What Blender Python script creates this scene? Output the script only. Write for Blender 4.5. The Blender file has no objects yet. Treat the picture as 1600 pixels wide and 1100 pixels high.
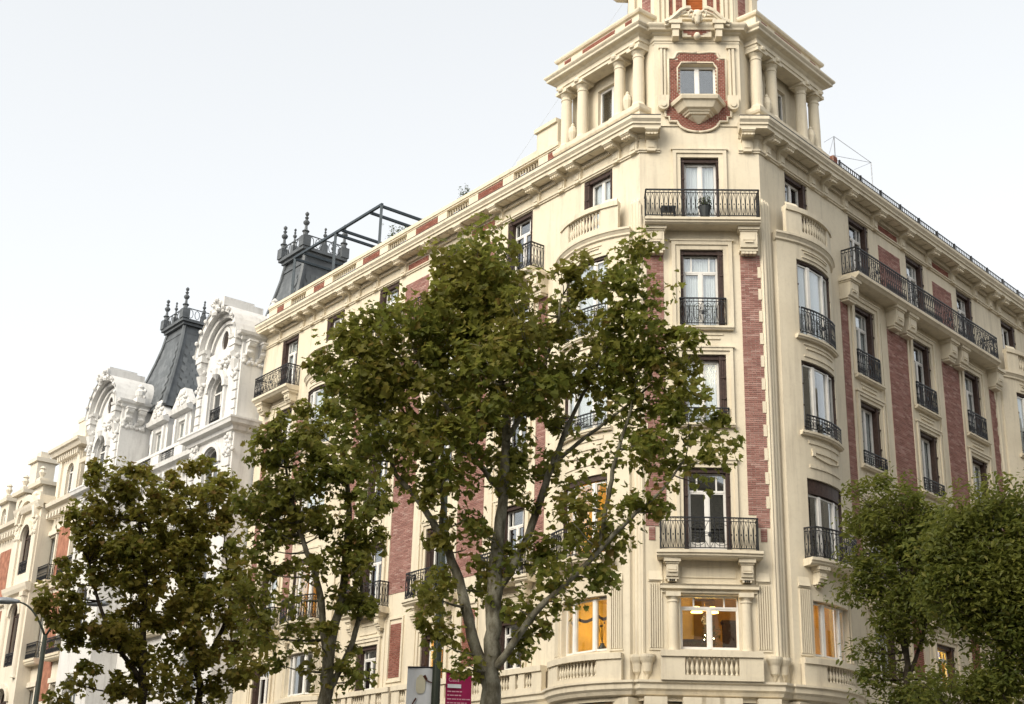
import bpy, bmesh, math, random
from math import sin, cos, pi, radians, sqrt, hypot, atan2
from mathutils import Matrix, Vector, noise
SC = bpy.context.scene
COL = SC.collection
random.seed(11)

# ---------------------------------------------------------------- camera
CAMP = Vector((-3.943, -38.0, 1.65))
PITCH, ROLL, YAW = radians(20.356), radians(1.621), radians(-2.468)
fw = Vector((sin(YAW)*cos(PITCH), cos(YAW)*cos(PITCH), sin(PITCH)))
up0 = Vector((-sin(YAW)*sin(PITCH), -cos(YAW)*sin(PITCH), cos(PITCH)))
rt0 = Vector((cos(YAW), -sin(YAW), 0))
CX = rt0*cos(ROLL) + up0*sin(ROLL)
CU = up0*cos(ROLL) - rt0*sin(ROLL)
FPX = 2168.1
cam = bpy.data.cameras.new('camera'); camo = bpy.data.objects.new('camera', cam); COL.objects.link(camo)
cam.sensor_width = 36.0; cam.lens = FPX/1600*36.0; cam.clip_end = 3000; cam.clip_start = .1
mw = Matrix((CX, CU, -fw)).transposed().to_4x4(); mw.translation = CAMP
camo.matrix_world = mw
SC.camera = camo

# ---------------------------------------------------------------- sky, sun, exposure
SUN_EL, SUN_AZ = radians(35), radians(220)      # compass-like: measured from +Y, clockwise
w = bpy.data.worlds.new('World'); SC.world = w; w.use_nodes = True
nt = w.node_tree; nt.nodes.clear()
wo = nt.nodes.new('ShaderNodeOutputWorld'); bg = nt.nodes.new('ShaderNodeBackground')
sky = nt.nodes.new('ShaderNodeTexSky'); sky.sky_type = 'NISHITA'; sky.sun_disc = False
sky.sun_elevation = SUN_EL; sky.sun_rotation = SUN_AZ; sky.altitude = 600
sky.air_density = 1.0; sky.dust_density = 4.5; sky.ozone_density = 1.0
hs = nt.nodes.new('ShaderNodeHueSaturation'); hs.inputs['Saturation'].default_value = .31
gm = nt.nodes.new('ShaderNodeGamma'); gm.inputs['Gamma'].default_value = .45        # thin high haze: evens out the whole dome
nt.links.new(sky.outputs[0], hs.inputs['Color']); tn = nt.nodes.new('ShaderNodeMix'); tn.data_type = 'RGBA'; tn.blend_type = 'MULTIPLY'; tn.inputs[0].default_value = 1; tn.inputs[7].default_value = (1.0, 1.0, .94, 1)   # white balance of the whole sky
nt.links.new(hs.outputs[0], tn.inputs[6]); nt.links.new(tn.outputs[2], gm.inputs[0]); nt.links.new(gm.outputs[0], bg.inputs[0])
bg.inputs[1].default_value = .15
nt.links.new(bg.outputs[0], wo.inputs[0])
sl = bpy.data.lights.new('sun', 'SUN'); so = bpy.data.objects.new('sun', sl); COL.objects.link(so)
sl.energy = .85; sl.angle = radians(38); sl.color = (1.0, .91, .76)
sd = Vector((sin(SUN_AZ)*cos(SUN_EL), cos(SUN_AZ)*cos(SUN_EL), sin(SUN_EL)))
so.rotation_euler = sd.to_track_quat('Z', 'Y').to_euler(); so.location = (-30, -40, 40)
vs = SC.view_settings; vs.view_transform = 'Standard'; vs.look = 'None'; vs.exposure = 2.09; vs.gamma = 1; vs.use_curve_mapping = False
SC.render.engine = 'CYCLES'
SC.cycles.max_bounces = 6; SC.cycles.diffuse_bounces = 3; SC.cycles.glossy_bounces = 2; SC.cycles.transparent_max_bounces = 12
SC.cycles.caustics_reflective = False; SC.cycles.caustics_refractive = False
SC.cycles.use_denoising = True

# ---------------------------------------------------------------- geometry of the place
HALF = radians(40.24); HC = 1.82
dR = Vector((sin(HALF), cos(HALF), 0)); dL = Vector((-sin(HALF), cos(HALF), 0))
nR = Vector((cos(HALF), -sin(HALF), 0)); nL = Vector((-cos(HALF), -sin(HALF), 0))
def frame(o, x, yin):
    m = Matrix((x, yin, Vector((0, 0, 1)))).transposed().to_4x4(); m.translation = o; return m
FC = frame(Vector((0, 0, 0)), Vector((1, 0, 0)), Vector((0, 1, 0)))
FR = frame(Vector((HC, 0, 0)), dR, -nR)
FL = frame(Vector((-HC, 0, 0)), -dL, -nL)
def T(x, y=0, z=0): return Matrix.Translation((x, y, z))
def RZ(a): return Matrix.Rotation(a, 4, 'Z')
def PL(u, off=0, z=0): return Vector((-HC, 0, z)) + dL*u + nL*off     # a point measured along the left street front
def PR(u, off=0, z=0): return Vector((HC, 0, z)) + dR*u + nR*off
def at_dist(px, py, d):
    r = fw*FPX + CX*(px-800) + CU*(550-py); return CAMP + r*(d/hypot(r.x, r.y))

# ---------------------------------------------------------------- materials
MATS = {}
def new_mat(name):
    m = bpy.data.materials.new(name); m.use_nodes = True; m.node_tree.nodes.clear(); MATS[name] = m
    t = m.node_tree; out = t.nodes.new('ShaderNodeOutputMaterial'); return m, t, out
def N(t, typ, **kw):
    n = t.nodes.new(typ)
    for k, v in kw.items():
        if k in n.inputs: n.inputs[k].default_value = v
        else: setattr(n, k, v)
    return n
def ramp(t, fac, cols):
    r = t.nodes.new('ShaderNodeValToRGB'); e = r.color_ramp.elements
    while len(e) < len(cols): e.new(.5)
    for i, (p, c) in enumerate(cols): e[i].position = p; e[i].color = (*c, 1)
    t.links.new(fac, r.inputs[0]); return r.outputs[0]
def mixc(t, fac, a, b, mode='MIX'):
    m = t.nodes.new('ShaderNodeMix'); m.data_type = 'RGBA'; m.blend_type = mode
    if isinstance(fac, (int, float)): m.inputs[0].default_value = fac
    else: t.links.new(fac, m.inputs[0])
    for i, v in ((6, a), (7, b)):
        if isinstance(v, tuple): m.inputs[i].default_value = (*v, 1)
        else: t.links.new(v, m.inputs[i])
    return m.outputs[2]
def noise_tex(t, scale, detail=4, rough=.55, coord=None, vec_scale=None):
    n = N(t, 'ShaderNodeTexNoise'); n.inputs['Scale'].default_value = scale; n.inputs['Detail'].default_value = detail; n.inputs['Roughness'].default_value = rough
    g = t.nodes.new('ShaderNodeNewGeometry')
    src = g.outputs['Position']
    if vec_scale:
        mp = t.nodes.new('ShaderNodeMapping'); mp.inputs['Scale'].default_value = vec_scale; t.links.new(src, mp.inputs[0]); src = mp.outputs[0]
    t.links.new(src, n.inputs['Vector']); return n.outputs[0]
def maprange(t, v, a, b, c=0., d=1.):
    m = t.nodes.new('ShaderNodeMapRange'); t.links.new(v, m.inputs[0])
    for i, x in enumerate((a, b, c, d)): m.inputs[i+1].default_value = x
    return m.outputs[0]
def plaster(name, base, dark, light, grime=.5, bump=.25):
    m, t, out = new_mat(name); b = N(t, 'ShaderNodeBsdfPrincipled', Roughness=.88); b.inputs['Specular IOR Level'].default_value = .25
    n1 = noise_tex(t, .55, 5); n2 = noise_tex(t, 9, 4); n3 = noise_tex(t, 1.6, 6, .65, vec_scale=(2.2, 2.2, .22)); n4 = noise_tex(t, 70, 3)
    c = mixc(t, maprange(t, n1, .35, .68), base, light)
    c = mixc(t, maprange(t, n3, .50, .74, 0, grime), c, dark)                        # rain streaks
    c = mixc(t, maprange(t, n2, .5, .8, 0, .22), c, dark)
    t.links.new(c, b.inputs['Base Color'])
    bp = N(t, 'ShaderNodeBump', Strength=bump, Distance=.01); t.links.new(n4, bp.inputs['Height']); t.links.new(bp.outputs[0], b.inputs['Normal'])
    t.links.new(b.outputs[0], out.inputs[0]); return m
def simple(name, col, rough=.6, spec=.4, metal=0., var=.12, scale=6., coat=0.):
    m, t, out = new_mat(name); b = N(t, 'ShaderNodeBsdfPrincipled', Roughness=rough, Metallic=metal); b.inputs['Specular IOR Level'].default_value = spec
    n = noise_tex(t, scale, 4); d = tuple(v*(1-2*var) for v in col); l = tuple(min(1, v*(1+var)) for v in col)
    t.links.new(ramp(t, n, [(.3, d), (.7, l)]), b.inputs['Base Color'])
    if coat: b.inputs['Coat Weight'].default_value = coat
    t.links.new(b.outputs[0], out.inputs[0]); return m
def island_mat(name, cols, rough=.85, spec=.2, scale=None, extra=None):
    m, t, out = new_mat(name); b = N(t, 'ShaderNodeBsdfPrincipled', Roughness=rough); b.inputs['Specular IOR Level'].default_value = spec
    g = t.nodes.new('ShaderNodeNewGeometry'); c = ramp(t, g.outputs['Random Per Island'], cols)
    n = noise_tex(t, scale or 2.5, 4); c = mixc(t, maprange(t, n, .3, .75, 0, .4), c, extra or tuple(v*.6 for v in cols[0][1]))
    t.links.new(c, b.inputs['Base Color']); t.links.new(b.outputs[0], out.inputs[0]); return m
plaster('cream', (.66, .585, .45), (.42, .365, .285), (.725, .65, .51), .6)
plaster('white_stucco', (.66, .65, .63), (.40, .385, .365), (.73, .72, .70), .65)
plaster('ivory_stucco', (.68, .61, .50), (.46, .41, .34), (.74, .68, .57), .45)
plaster('soffit_grey', (.36, .32, .25), (.26, .23, .18), (.43, .38, .30), .3)
island_mat('brick', [(0, (.26, .128, .108)), (.35, (.33, .17, .142)), (.7, (.38, .21, .178)), (.92, (.46, .30, .26)), (1, (.22, .105, .09))])
island_mat('brick_red', [(0, (.23, .085, .06)), (.4, (.28, .112, .08)), (.8, (.33, .145, .107)), (1, (.17, .06, .042))])
simple('mortar', (.54, .44, .38), .95, .1)
simple('terracotta', (.38, .175, .115), .85, .2, var=.2, scale=3)
simple('iron', (.018, .019, .022), .45, .5, .3)
simple('shutter', (.062, .036, .028), .6, .35, var=.25, scale=14)
simple('frame_white', (.78, .76, .72), .45, .4, var=.04)
simple('orange_blind', (.40, .115, .03), .7, .2, var=.1)
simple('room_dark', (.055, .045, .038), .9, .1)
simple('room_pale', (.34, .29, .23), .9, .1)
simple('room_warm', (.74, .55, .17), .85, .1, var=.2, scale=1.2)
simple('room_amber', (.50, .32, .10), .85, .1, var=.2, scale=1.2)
simple('lead', (.06, .055, .052), .6, .4)
simple('zinc', (.115, .125, .133), .55, .5, .25, var=.18, scale=2)
def bark():
    m, t, out = new_mat('bark'); b = N(t, 'ShaderNodeBsdfPrincipled', Roughness=.85); b.inputs['Specular IOR Level'].default_value = .2
    n1 = noise_tex(t, 7, 5, .6, vec_scale=(1, 1, .45)); n2 = noise_tex(t, 2.2, 4, .6, vec_scale=(1, 1, .5)); n3 = noise_tex(t, 40, 4)
    c = ramp(t, n1, [(.36, (.085, .075, .052)), (.44, (.15, .135, .095)), (.52, (.23, .215, .165)), (.60, (.30, .285, .225)), (.68, (.19, .18, .12))]); c = mixc(t, maprange(t, n2, .45, .7, 0, .65), c, (.10, .088, .06)); c = mixc(t, maprange(t, n3, .4, .7, 0, .3), c, (.07, .06, .045))
    t.links.new(c, b.inputs['Base Color']); bp = N(t, 'ShaderNodeBump', Strength=.6, Distance=.02); t.links.new(n1, bp.inputs['Height']); t.links.new(bp.outputs[0], b.inputs['Normal']); t.links.new(b.outputs[0], out.inputs[0])
bark()
simple('bark_dark', (.085, .068, .05), .9, .2, var=.3, scale=8)
simple('lamp_green', (.035, .045, .03), .5, .4)
simple('lamp_grey', (.32, .34, .36), .4, .5, .2)
simple('banner_white', (.72, .74, .78), .7, .2, var=.03)
simple('banner_magenta', (.34, .012, .085), .65, .3, var=.06)
simple('print_pink', (.66, .36, .44), .7, .2, var=.02)
simple('print_ivory', (.64, .60, .46), .7, .2, var=.05)
simple('print_brown', (.09, .03, .02), .7, .2)
simple('asphalt', (.05, .05, .052), .9, .3, var=.25, scale=12)
simple('paving', (.30, .285, .26), .9, .2, var=.12, scale=3)
simple('kerbstone', (.36, .35, .33), .85, .2, var=.12, scale=4)
simple('soil', (.06, .045, .03), .95, .1)
simple('pot', (.03, .035, .035), .5, .4)
simple('steel_blue', (.045, .06, .072), .5, .5, .3)
simple('galvanised', (.42, .43, .45), .45, .5, .5)
simple('vase', (.012, .01, .009), .3, .5)
simple('gilt', (.55, .36, .12), .4, .5, .6)
def slate():
    m, t, out = new_mat('slate'); b = N(t, 'ShaderNodeBsdfPrincipled', Roughness=.55)
    g = t.nodes.new('ShaderNodeNewGeometry'); c = ramp(t, g.outputs['Random Per Island'], [(0, (.085, .095, .102)), (.5, (.115, .126, .135)), (1, (.16, .172, .18))])
    t.links.new(mixc(t, maprange(t, noise_tex(t, 1.5, 4), .4, .75, 0, .5), c, (.08, .088, .092)), b.inputs['Base Color']); t.links.new(b.outputs[0], out.inputs[0])
slate()
def glass():
    m, t, out = new_mat('glass')
    tr = N(t, 'ShaderNodeBsdfTransparent'); tr.inputs[0].default_value = (.93, .95, .95, 1); gl = N(t, 'ShaderNodeBsdfGlossy', Roughness=.015); gl.inputs[0].default_value = (.96, .98, 1, 1)
    lw = N(t, 'ShaderNodeLayerWeight', Blend=.5); pw = N(t, 'ShaderNodeMath', operation='POWER'); pw.inputs[1].default_value = 4.0; t.links.new(lw.outputs['Facing'], pw.inputs[0])
    bp = N(t, 'ShaderNodeBump', Strength=.06, Distance=.02); t.links.new(noise_tex(t, 1.7, 2), bp.inputs['Height']); t.links.new(bp.outputs[0], gl.inputs['Normal'])
    mx = N(t, 'ShaderNodeMixShader'); t.links.new(maprange(t, pw.outputs[0], 0, 1, .15, 1), mx.inputs[0]); t.links.new(tr.outputs[0], mx.inputs[1]); t.links.new(gl.outputs[0], mx.inputs[2])
    t.links.new(mx.outputs[0], out.inputs[0])
glass()
def curtain():
    m, t, out = new_mat('curtain'); b = N(t, 'ShaderNodeBsdfDiffuse'); b.inputs[0].default_value = (.88, .90, .90, 1); tl = N(t, 'ShaderNodeBsdfTranslucent'); tl.inputs[0].default_value = (.7, .72, .72, 1)
    mx = N(t, 'ShaderNodeMixShader'); mx.inputs[0].default_value = .12; t.links.new(b.outputs[0], mx.inputs[1]); t.links.new(tl.outputs[0], mx.inputs[2]); t.links.new(mx.outputs[0], out.inputs[0])
curtain()
def leaf(name, cols, trans=.32):
    m, t, out = new_mat(name); g = t.nodes.new('ShaderNodeNewGeometry'); c = ramp(t, g.outputs['Random Per Island'], cols)
    n = noise_tex(t, .9, 3); c = mixc(t, maprange(t, n, .42, .68, 0, .55), c, cols[-2][1])
    b = N(t, 'ShaderNodeBsdfPrincipled', Roughness=.5); b.inputs['Specular IOR Level'].default_value = .25; tl = N(t, 'ShaderNodeBsdfTranslucent')
    t.links.new(c, b.inputs['Base Color']); t.links.new(mixc(t, .5, c, (.33, .345, .07)), tl.inputs[0])
    mx = N(t, 'ShaderNodeMixShader'); mx.inputs[0].default_value = trans; t.links.new(b.outputs[0], mx.inputs[1]); t.links.new(tl.outputs[0], mx.inputs[2]); t.links.new(mx.outputs[0], out.inputs[0])
leaf('leaf_plane', [(0, (.098, .128, .024)), (.3, (.165, .195, .038)), (.6, (.225, .240, .05)), (.84, (.285, .275, .058)), (.97, (.275, .205, .048)), (1, (.18, .08, .03))], .54)
leaf('leaf_autumn', [(0, (.130, .145, .026)), (.3, (.215, .212, .038)), (.6, (.285, .262, .048)), (.84, (.345, .285, .052)), (.97, (.30, .195, .045)), (1, (.19, .085, .03))], .57)
leaf('leaf_fine', [(0, (.052, .074, .015)), (.4, (.100, .126, .024)), (.75, (.15, .168, .032)), (.93, (.20, .20, .04)), (1, (.20, .17, .04))], .48)
leaf('leaf_pot', [(0, (.02, .045, .015)), (.5, (.03, .06, .02)), (.8, (.045, .075, .03)), (1, (.05, .08, .03))])
def emit(name, col, st):
    m, t, out = new_mat(name); e = N(t, 'ShaderNodeEmission', Strength=st); e.inputs[0].default_value = (*col, 1); t.links.new(e.outputs[0], out.inputs[0])
emit('lit_shade', (1, .56, .09), 4.5); emit('lit_bulb', (1, .78, .42), 14.)

# ---------------------------------------------------------------- mesh builder
class MB:
    def __init__(s): s.v = []; s.f = []; s.m = []
    def face(s, idx, mi=0): s.f.append(idx); s.m.append(mi)
    def poly(s, pts, mi=0):
        b = len(s.v); s.v += [tuple(p) for p in pts]; s.face(list(range(b, b+len(pts))), mi)
    def box(s, x0, x1, y0, y1, z0, z1, nx=1, mi=0, back=True, tx=0., ty=0.):
        b = len(s.v); nx = max(1, nx)
        for i in range(nx+1):
            x = x0+(x1-x0)*i/nx; e = tx if i == 0 else (-tx if i == nx else 0)
            s.v += [(x, y0, z0), (x, y1, z0), (x+e, y1, z1), (x+e, y0+ty, z1)]
        for i in range(nx):
            a = b+4*i; c = a+4
            s.face([a, c, c+3, a+3], mi); s.face([a+3, c+3, c+2, a+2], mi); s.face([a+1, a, c+0, c+1][::1], mi) if False else s.face([a, a+1, c+1, c], mi)
            if back: s.face([a+1, a+2, c+2, c+1], mi)
        s.face([b, b+3, b+2, b+1], mi); e = b+4*nx; s.face([e, e+1, e+2, e+3], mi)
    def prof(s, pr, x0, x1, nx=1, mi=0):                    # profile [(y,z)...] swept along x, closed
        b = len(s.v); n = len(pr)
        for i in range(nx+1):
            x = x0+(x1-x0)*i/nx; s.v += [(x, y, z) for y, z in pr]
        for i in range(nx):
            for j in range(n):
                k = (j+1) % n; s.face([b+i*n+j, b+i*n+k, b+(i+1)*n+k, b+(i+1)*n+j], mi)
        s.face([b+j for j in range(n)][::-1], mi); s.face([b+nx*n+j for j in range(n)], mi)
    def lathe(s, pr, cx=0, cy=0, n=8, mi=0, a0=0, a1=2*pi):
        b = len(s.v); full = abs(a1-a0-2*pi) < 1e-6; m = n if full else n+1
        for r, z in pr:
            for i in range(m):
                a = a0+(a1-a0)*i/n; s.v.append((cx+r*cos(a), cy+r*sin(a), z))
        for j in range(len(pr)-1):
            for i in range(n):
                k = (i+1) % m; s.face([b+j*m+i, b+j*m+k, b+(j+1)*m+k, b+(j+1)*m+i], mi)
        s.face([b+i for i in range(m)][::-1], mi); s.face([b+(len(pr)-1)*m+i for i in range(m)], mi)
    def tube(s, pts, r, n=4, mi=0, cap=True):
        pts = [Vector(p) for p in pts]; b = len(s.v); L = len(pts)
        if not isinstance(r, (list, tuple)): r = [r]*L
        ref = None
        for i, p in enumerate(pts):
            d = (pts[min(i+1, L-1)]-pts[max(i-1, 0)])
            if d.length < 1e-9: d = Vector((0, 0, 1))
            d.normalize()
            if ref is None: ref = Vector((0, 0, 1)) if abs(d.z) < .9 else Vector((1, 0, 0))
            a = d.cross(ref)
            if a.length < 1e-4: a = d.orthogonal()
            a.normalize(); c = a.cross(d); ref = c
            for k in range(n):
                t = 2*pi*k/n+pi/4; s.v.append(tuple(p+a*(r[i]*cos(t))+c*(r[i]*sin(t))))
        for i in range(L-1):
            for k in range(n):
                q = (k+1) % n; s.face([b+i*n+k, b+i*n+q, b+(i+1)*n+q, b+(i+1)*n+k], mi)
        if cap: s.face([b+k for k in range(n)][::-1], mi); s.face([b+(L-1)*n+k for k in range(n)], mi)
    def loft(s, rings, mi=0, cap=True):
        b = len(s.v); n = len(rings[0])
        for r in rings: s.v += [tuple(p) for p in r]
        for j in range(len(rings)-1):
            for i in range(n):
                k = (i+1) % n; s.face([b+j*n+i, b+j*n+k, b+(j+1)*n+k, b+(j+1)*n+i], mi)
        if cap: s.face([b+i for i in range(n)][::-1], mi); s.face([b+(len(rings)-1)*n+i for i in range(n)], mi)
    def ball(s, c, rx, ry, rz, n=8, m=6, mi=0):
        rings = []
        for j in range(m+1):
            t = pi*(j/m)-pi/2; q = max(cos(t), .02); rings.append([(c[0]+rx*q*cos(2*pi*i/n), c[1]+ry*q*sin(2*pi*i/n), c[2]+rz*sin(t)) for i in range(n)])
        s.loft(rings, mi)
    def bend(s, R=3.2, off=.6):                              # wrap the x axis onto a bow front
        s.v = [((R-y)*sin(x/R), (R-off)-(R-y)*cos(x/R), z) for x, y, z in s.v]; return s
    def move(s, dx=0, dy=0, dz=0): s.v = [(x+dx, y+dy, z+dz) for x, y, z in s.v]; return s
    def mesh(s, name, mats, smooth=False):
        me = bpy.data.meshes.new(name); me.from_pydata(s.v, [], s.f)
        for m in (mats if isinstance(mats, (list, tuple)) else [mats]): me.materials.append(MATS[m])
        if any(s.m): me.polygons.foreach_set('material_index', s.m)
        bm = bmesh.new(); bm.from_mesh(me); bmesh.ops.recalc_face_normals(bm, faces=bm.faces); bm.to_mesh(me); bm.free()
        if smooth: me.polygons.foreach_set('use_smooth', [True]*len(me.polygons))
        me.update(); return me
WORLD = {}
def put(name, me, parent=None, M=None):
    o = bpy.data.objects.new(name, me); COL.objects.link(o); M = M or Matrix.Identity(4)
    if parent is not None: o.parent = parent; o.matrix_basis = WORLD[parent.name].inverted() @ M
    else: o.matrix_basis = M
    WORLD[o.name] = M; return o
def thing(name, label, cat, loc=(0, 0, 0), group=None, me=None, M=None):
    o = put(name, me, None, M if M is not None else Matrix.Translation(loc)); o['label'] = label; o['category'] = cat
    if group: o['group'] = group
    return o
def struct(name, me, M=None):
    o = put(name, me, None, M); o['kind'] = 'structure'; return o
CACHE = {}
def cached(key, fn):
    if key not in CACHE: CACHE[key] = fn()
    return CACHE[key]
def sweep(path, prof, closed=False):
    """path: plan points (x,y) walked so that the outside lies on the left; prof: [(out, z)...]"""
    mb = MB(); n = len(path); P = [Vector((p[0], p[1])) for p in path]; rings = []
    for i in range(n):
        a = (P[i]-P[i-1]) if (i > 0 or closed) else None; b = (P[(i+1) % n]-P[i]) if (i < n-1 or closed) else None
        na = Vector((-a.y, a.x)).normalized() if a else None; nb = Vector((-b.y, b.x)).normalized() if b else None
        if na is None: m = nb
        elif nb is None: m = na
        else:
            m = na+nb; m = m/max(m.dot(na), .35) if m.length > 1e-6 else na
        rings.append([(P[i].x+m.x*o, P[i].y+m.y*o, z) for o, z in prof])
    if closed: rings.append(rings[0])
    mb.loft(rings, cap=not closed); return mb
def wall(x0, x1, z0, z1, ops, depth=.36, y=0, step=None, rev=True):
    """front skin with real openings and reveals"""
    mb = MB(); xs = {x0, x1}; zs = {z0, z1}
    for a, b, c, d in ops: xs |= {a, b}; zs |= {c, d}
    if step:
        k = int((x1-x0)/step); xs |= {round(x0+(x1-x0)*i/k, 4) for i in range(1, k)}
    xs = sorted(x for x in xs if x0-1e-6 <= x <= x1+1e-6); zs = sorted(zs)
    for i in range(len(xs)-1):
        for j in range(len(zs)-1):
            cx, cz = (xs[i]+xs[i+1])/2, (zs[j]+zs[j+1])/2
            if any(a < cx < b and c < cz < d for a, b, c, d in ops): continue
            mb.poly([(xs[i], y, zs[j]), (xs[i+1], y, zs[j]), (xs[i+1], y, zs[j+1]), (xs[i], y, zs[j+1])])
    if rev:
        for a, b, c, d in ops:
            sx = [a]+[x for x in xs if a < x < b]+[b]
            for i in range(len(sx)-1):
                p, q = sx[i], sx[i+1]
                mb.poly([(p, y, c), (p, y+depth, c), (q, y+depth, c), (q, y, c)]); mb.poly([(p, y, d), (q, y, d), (q, y+depth, d), (p, y+depth, d)])
            mb.poly([(a, y, c), (a, y, d), (a, y+depth, d), (a, y+depth, c)]); mb.poly([(b, y, c), (b, y+depth, c), (b, y+depth, d), (b, y, d)])
    return mb
def bricks(x0, x1, z0, z1, inside=None, y=0., proud=.018, bw=.245, bh=.062, j=.014, seed=1, step=None):
    mb = MB(); r = random.Random(seed); k = 0; z = z0
    while z < z1-.02:
        x = x0-(bw/2 if k % 2 else 0)
        while x < x1-.02:
            a, b = max(x, x0), min(x+bw-j, x1); c, d = z, min(z+bh-j, z1)
            if b-a > .03 and (inside is None or inside((a+b)/2, (c+d)/2)):
                yy = y-proud-r.uniform(0, .006); o = len(mb.v)
                mb.v += [(a, y, c), (b, y, c), (b, y, d), (a, y, d), (a, yy, c), (b, yy, c), (b, yy, d), (a, yy, d)]
                for f in ((4, 5, 6, 7), (0, 1, 5, 4), (1, 2, 6, 5), (2, 3, 7, 6), (3, 0, 4, 7)): mb.face([o+i for i in f])
            x += bw
        z += bh; k += 1
    st = step or 40; n = max(1, int((x1-x0)/st))                                   # bed of mortar a little behind the faces
    if inside is None: mb.box(x0-.004, x1+.004, y-.008, y+.01, z0-.004, z1+.004, mi=1, back=False)
    else:
        zz = z0
        while zz < z1:
            xx = x0
            while xx < x1:
                if inside(xx+.03, zz+.031): mb.box(xx, xx+.06, y-.008, y+.01, zz, zz+.062, mi=1, back=False)
                xx += .06
            zz += .062
    return mb
def part_bricks(parent, mb, M, mat='brick', name='brickwork'):
    o = put(name, mb.mesh(name, [mat, 'mortar']), parent, M); o['kind'] = 'stuff'; return o
# ================================================================ kit of facade pieces (shared meshes)
def frame_mesh(w, h, kind):
    """white joinery: bottom centre of the opening at the origin, y inward. returns frame MB and pane rectangles"""
    mb = MB(); t = .045; panes = []; bars = lambda a, b, c, d, y=0.: mb.box(a, b, y, y+.07, c, d)
    bars(-w/2, -w/2+t, 0, h); bars(w/2-t, w/2, 0, h); bars(-w/2+t, w/2-t, h-t, h); bars(-w/2+t, w/2-t, 0, t)
    a, b, c, d = -w/2+t, w/2-t, t, h-t
    if kind in ('door', 'door_low'):                  # two leaves under a transom light split in three
        zt = h*.76; bars(a, b, zt, zt+.06, -.01)
        k = w*.24
        for x in (-w/2+k, w/2-k): bars(x-.02, x+.02, zt+.06, d)
        for p, q in ((a, -w/2+k-.02), (-w/2+k+.02, w/2-k-.02), (w/2-k+.02, b)): panes.append((p, q, zt+.06, d))
        bars(-.05, .05, c, zt, -.015)
        lo = .34 if kind == 'door_low' else c+.05
        for p, q in ((a, -.05), (.05, b)):
            bars(p, p+.03, c, zt); bars(q-.02, q, c, zt); bars(p+.03, q-.02, c, lo); bars(p+.03, q-.02, zt-.04, zt); panes.append((p+.03, q-.02, lo, zt-.04))
    elif kind == 'two':
        bars(-.05, .05, c, d, -.012)
        for p, q in ((a, -.05), (.05, b)):
            bars(p, p+.025, c, d); bars(q-.02, q, c, d); bars(p+.025, q-.02, c, c+.05); bars(p+.025, q-.02, d-.04, d); panes.append((p+.025, q-.02, c+.05, d-.04))
    elif kind == 'bow':                                # three lights, wide one in the middle
        for x in (-w*.23, w*.23): bars(x-.06, x+.06, c, d, -.03)
        zt = h*.80
        for p, q in ((a, -w*.23-.06), (-w*.23+.06, w*.23-.06), (w*.23+.06, b)):
            bars(p, p+.025, c, d); bars(q-.025, q, c, d); bars(p+.025, q-.025, c, c+.05); bars(p+.025, q-.025, d-.04, d); panes.append((p+.025, q-.025, c+.05, d-.04))
    return mb, panes
def subdiv_x(mb_fn, R=3.2, off=.6): return mb_fn
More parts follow.
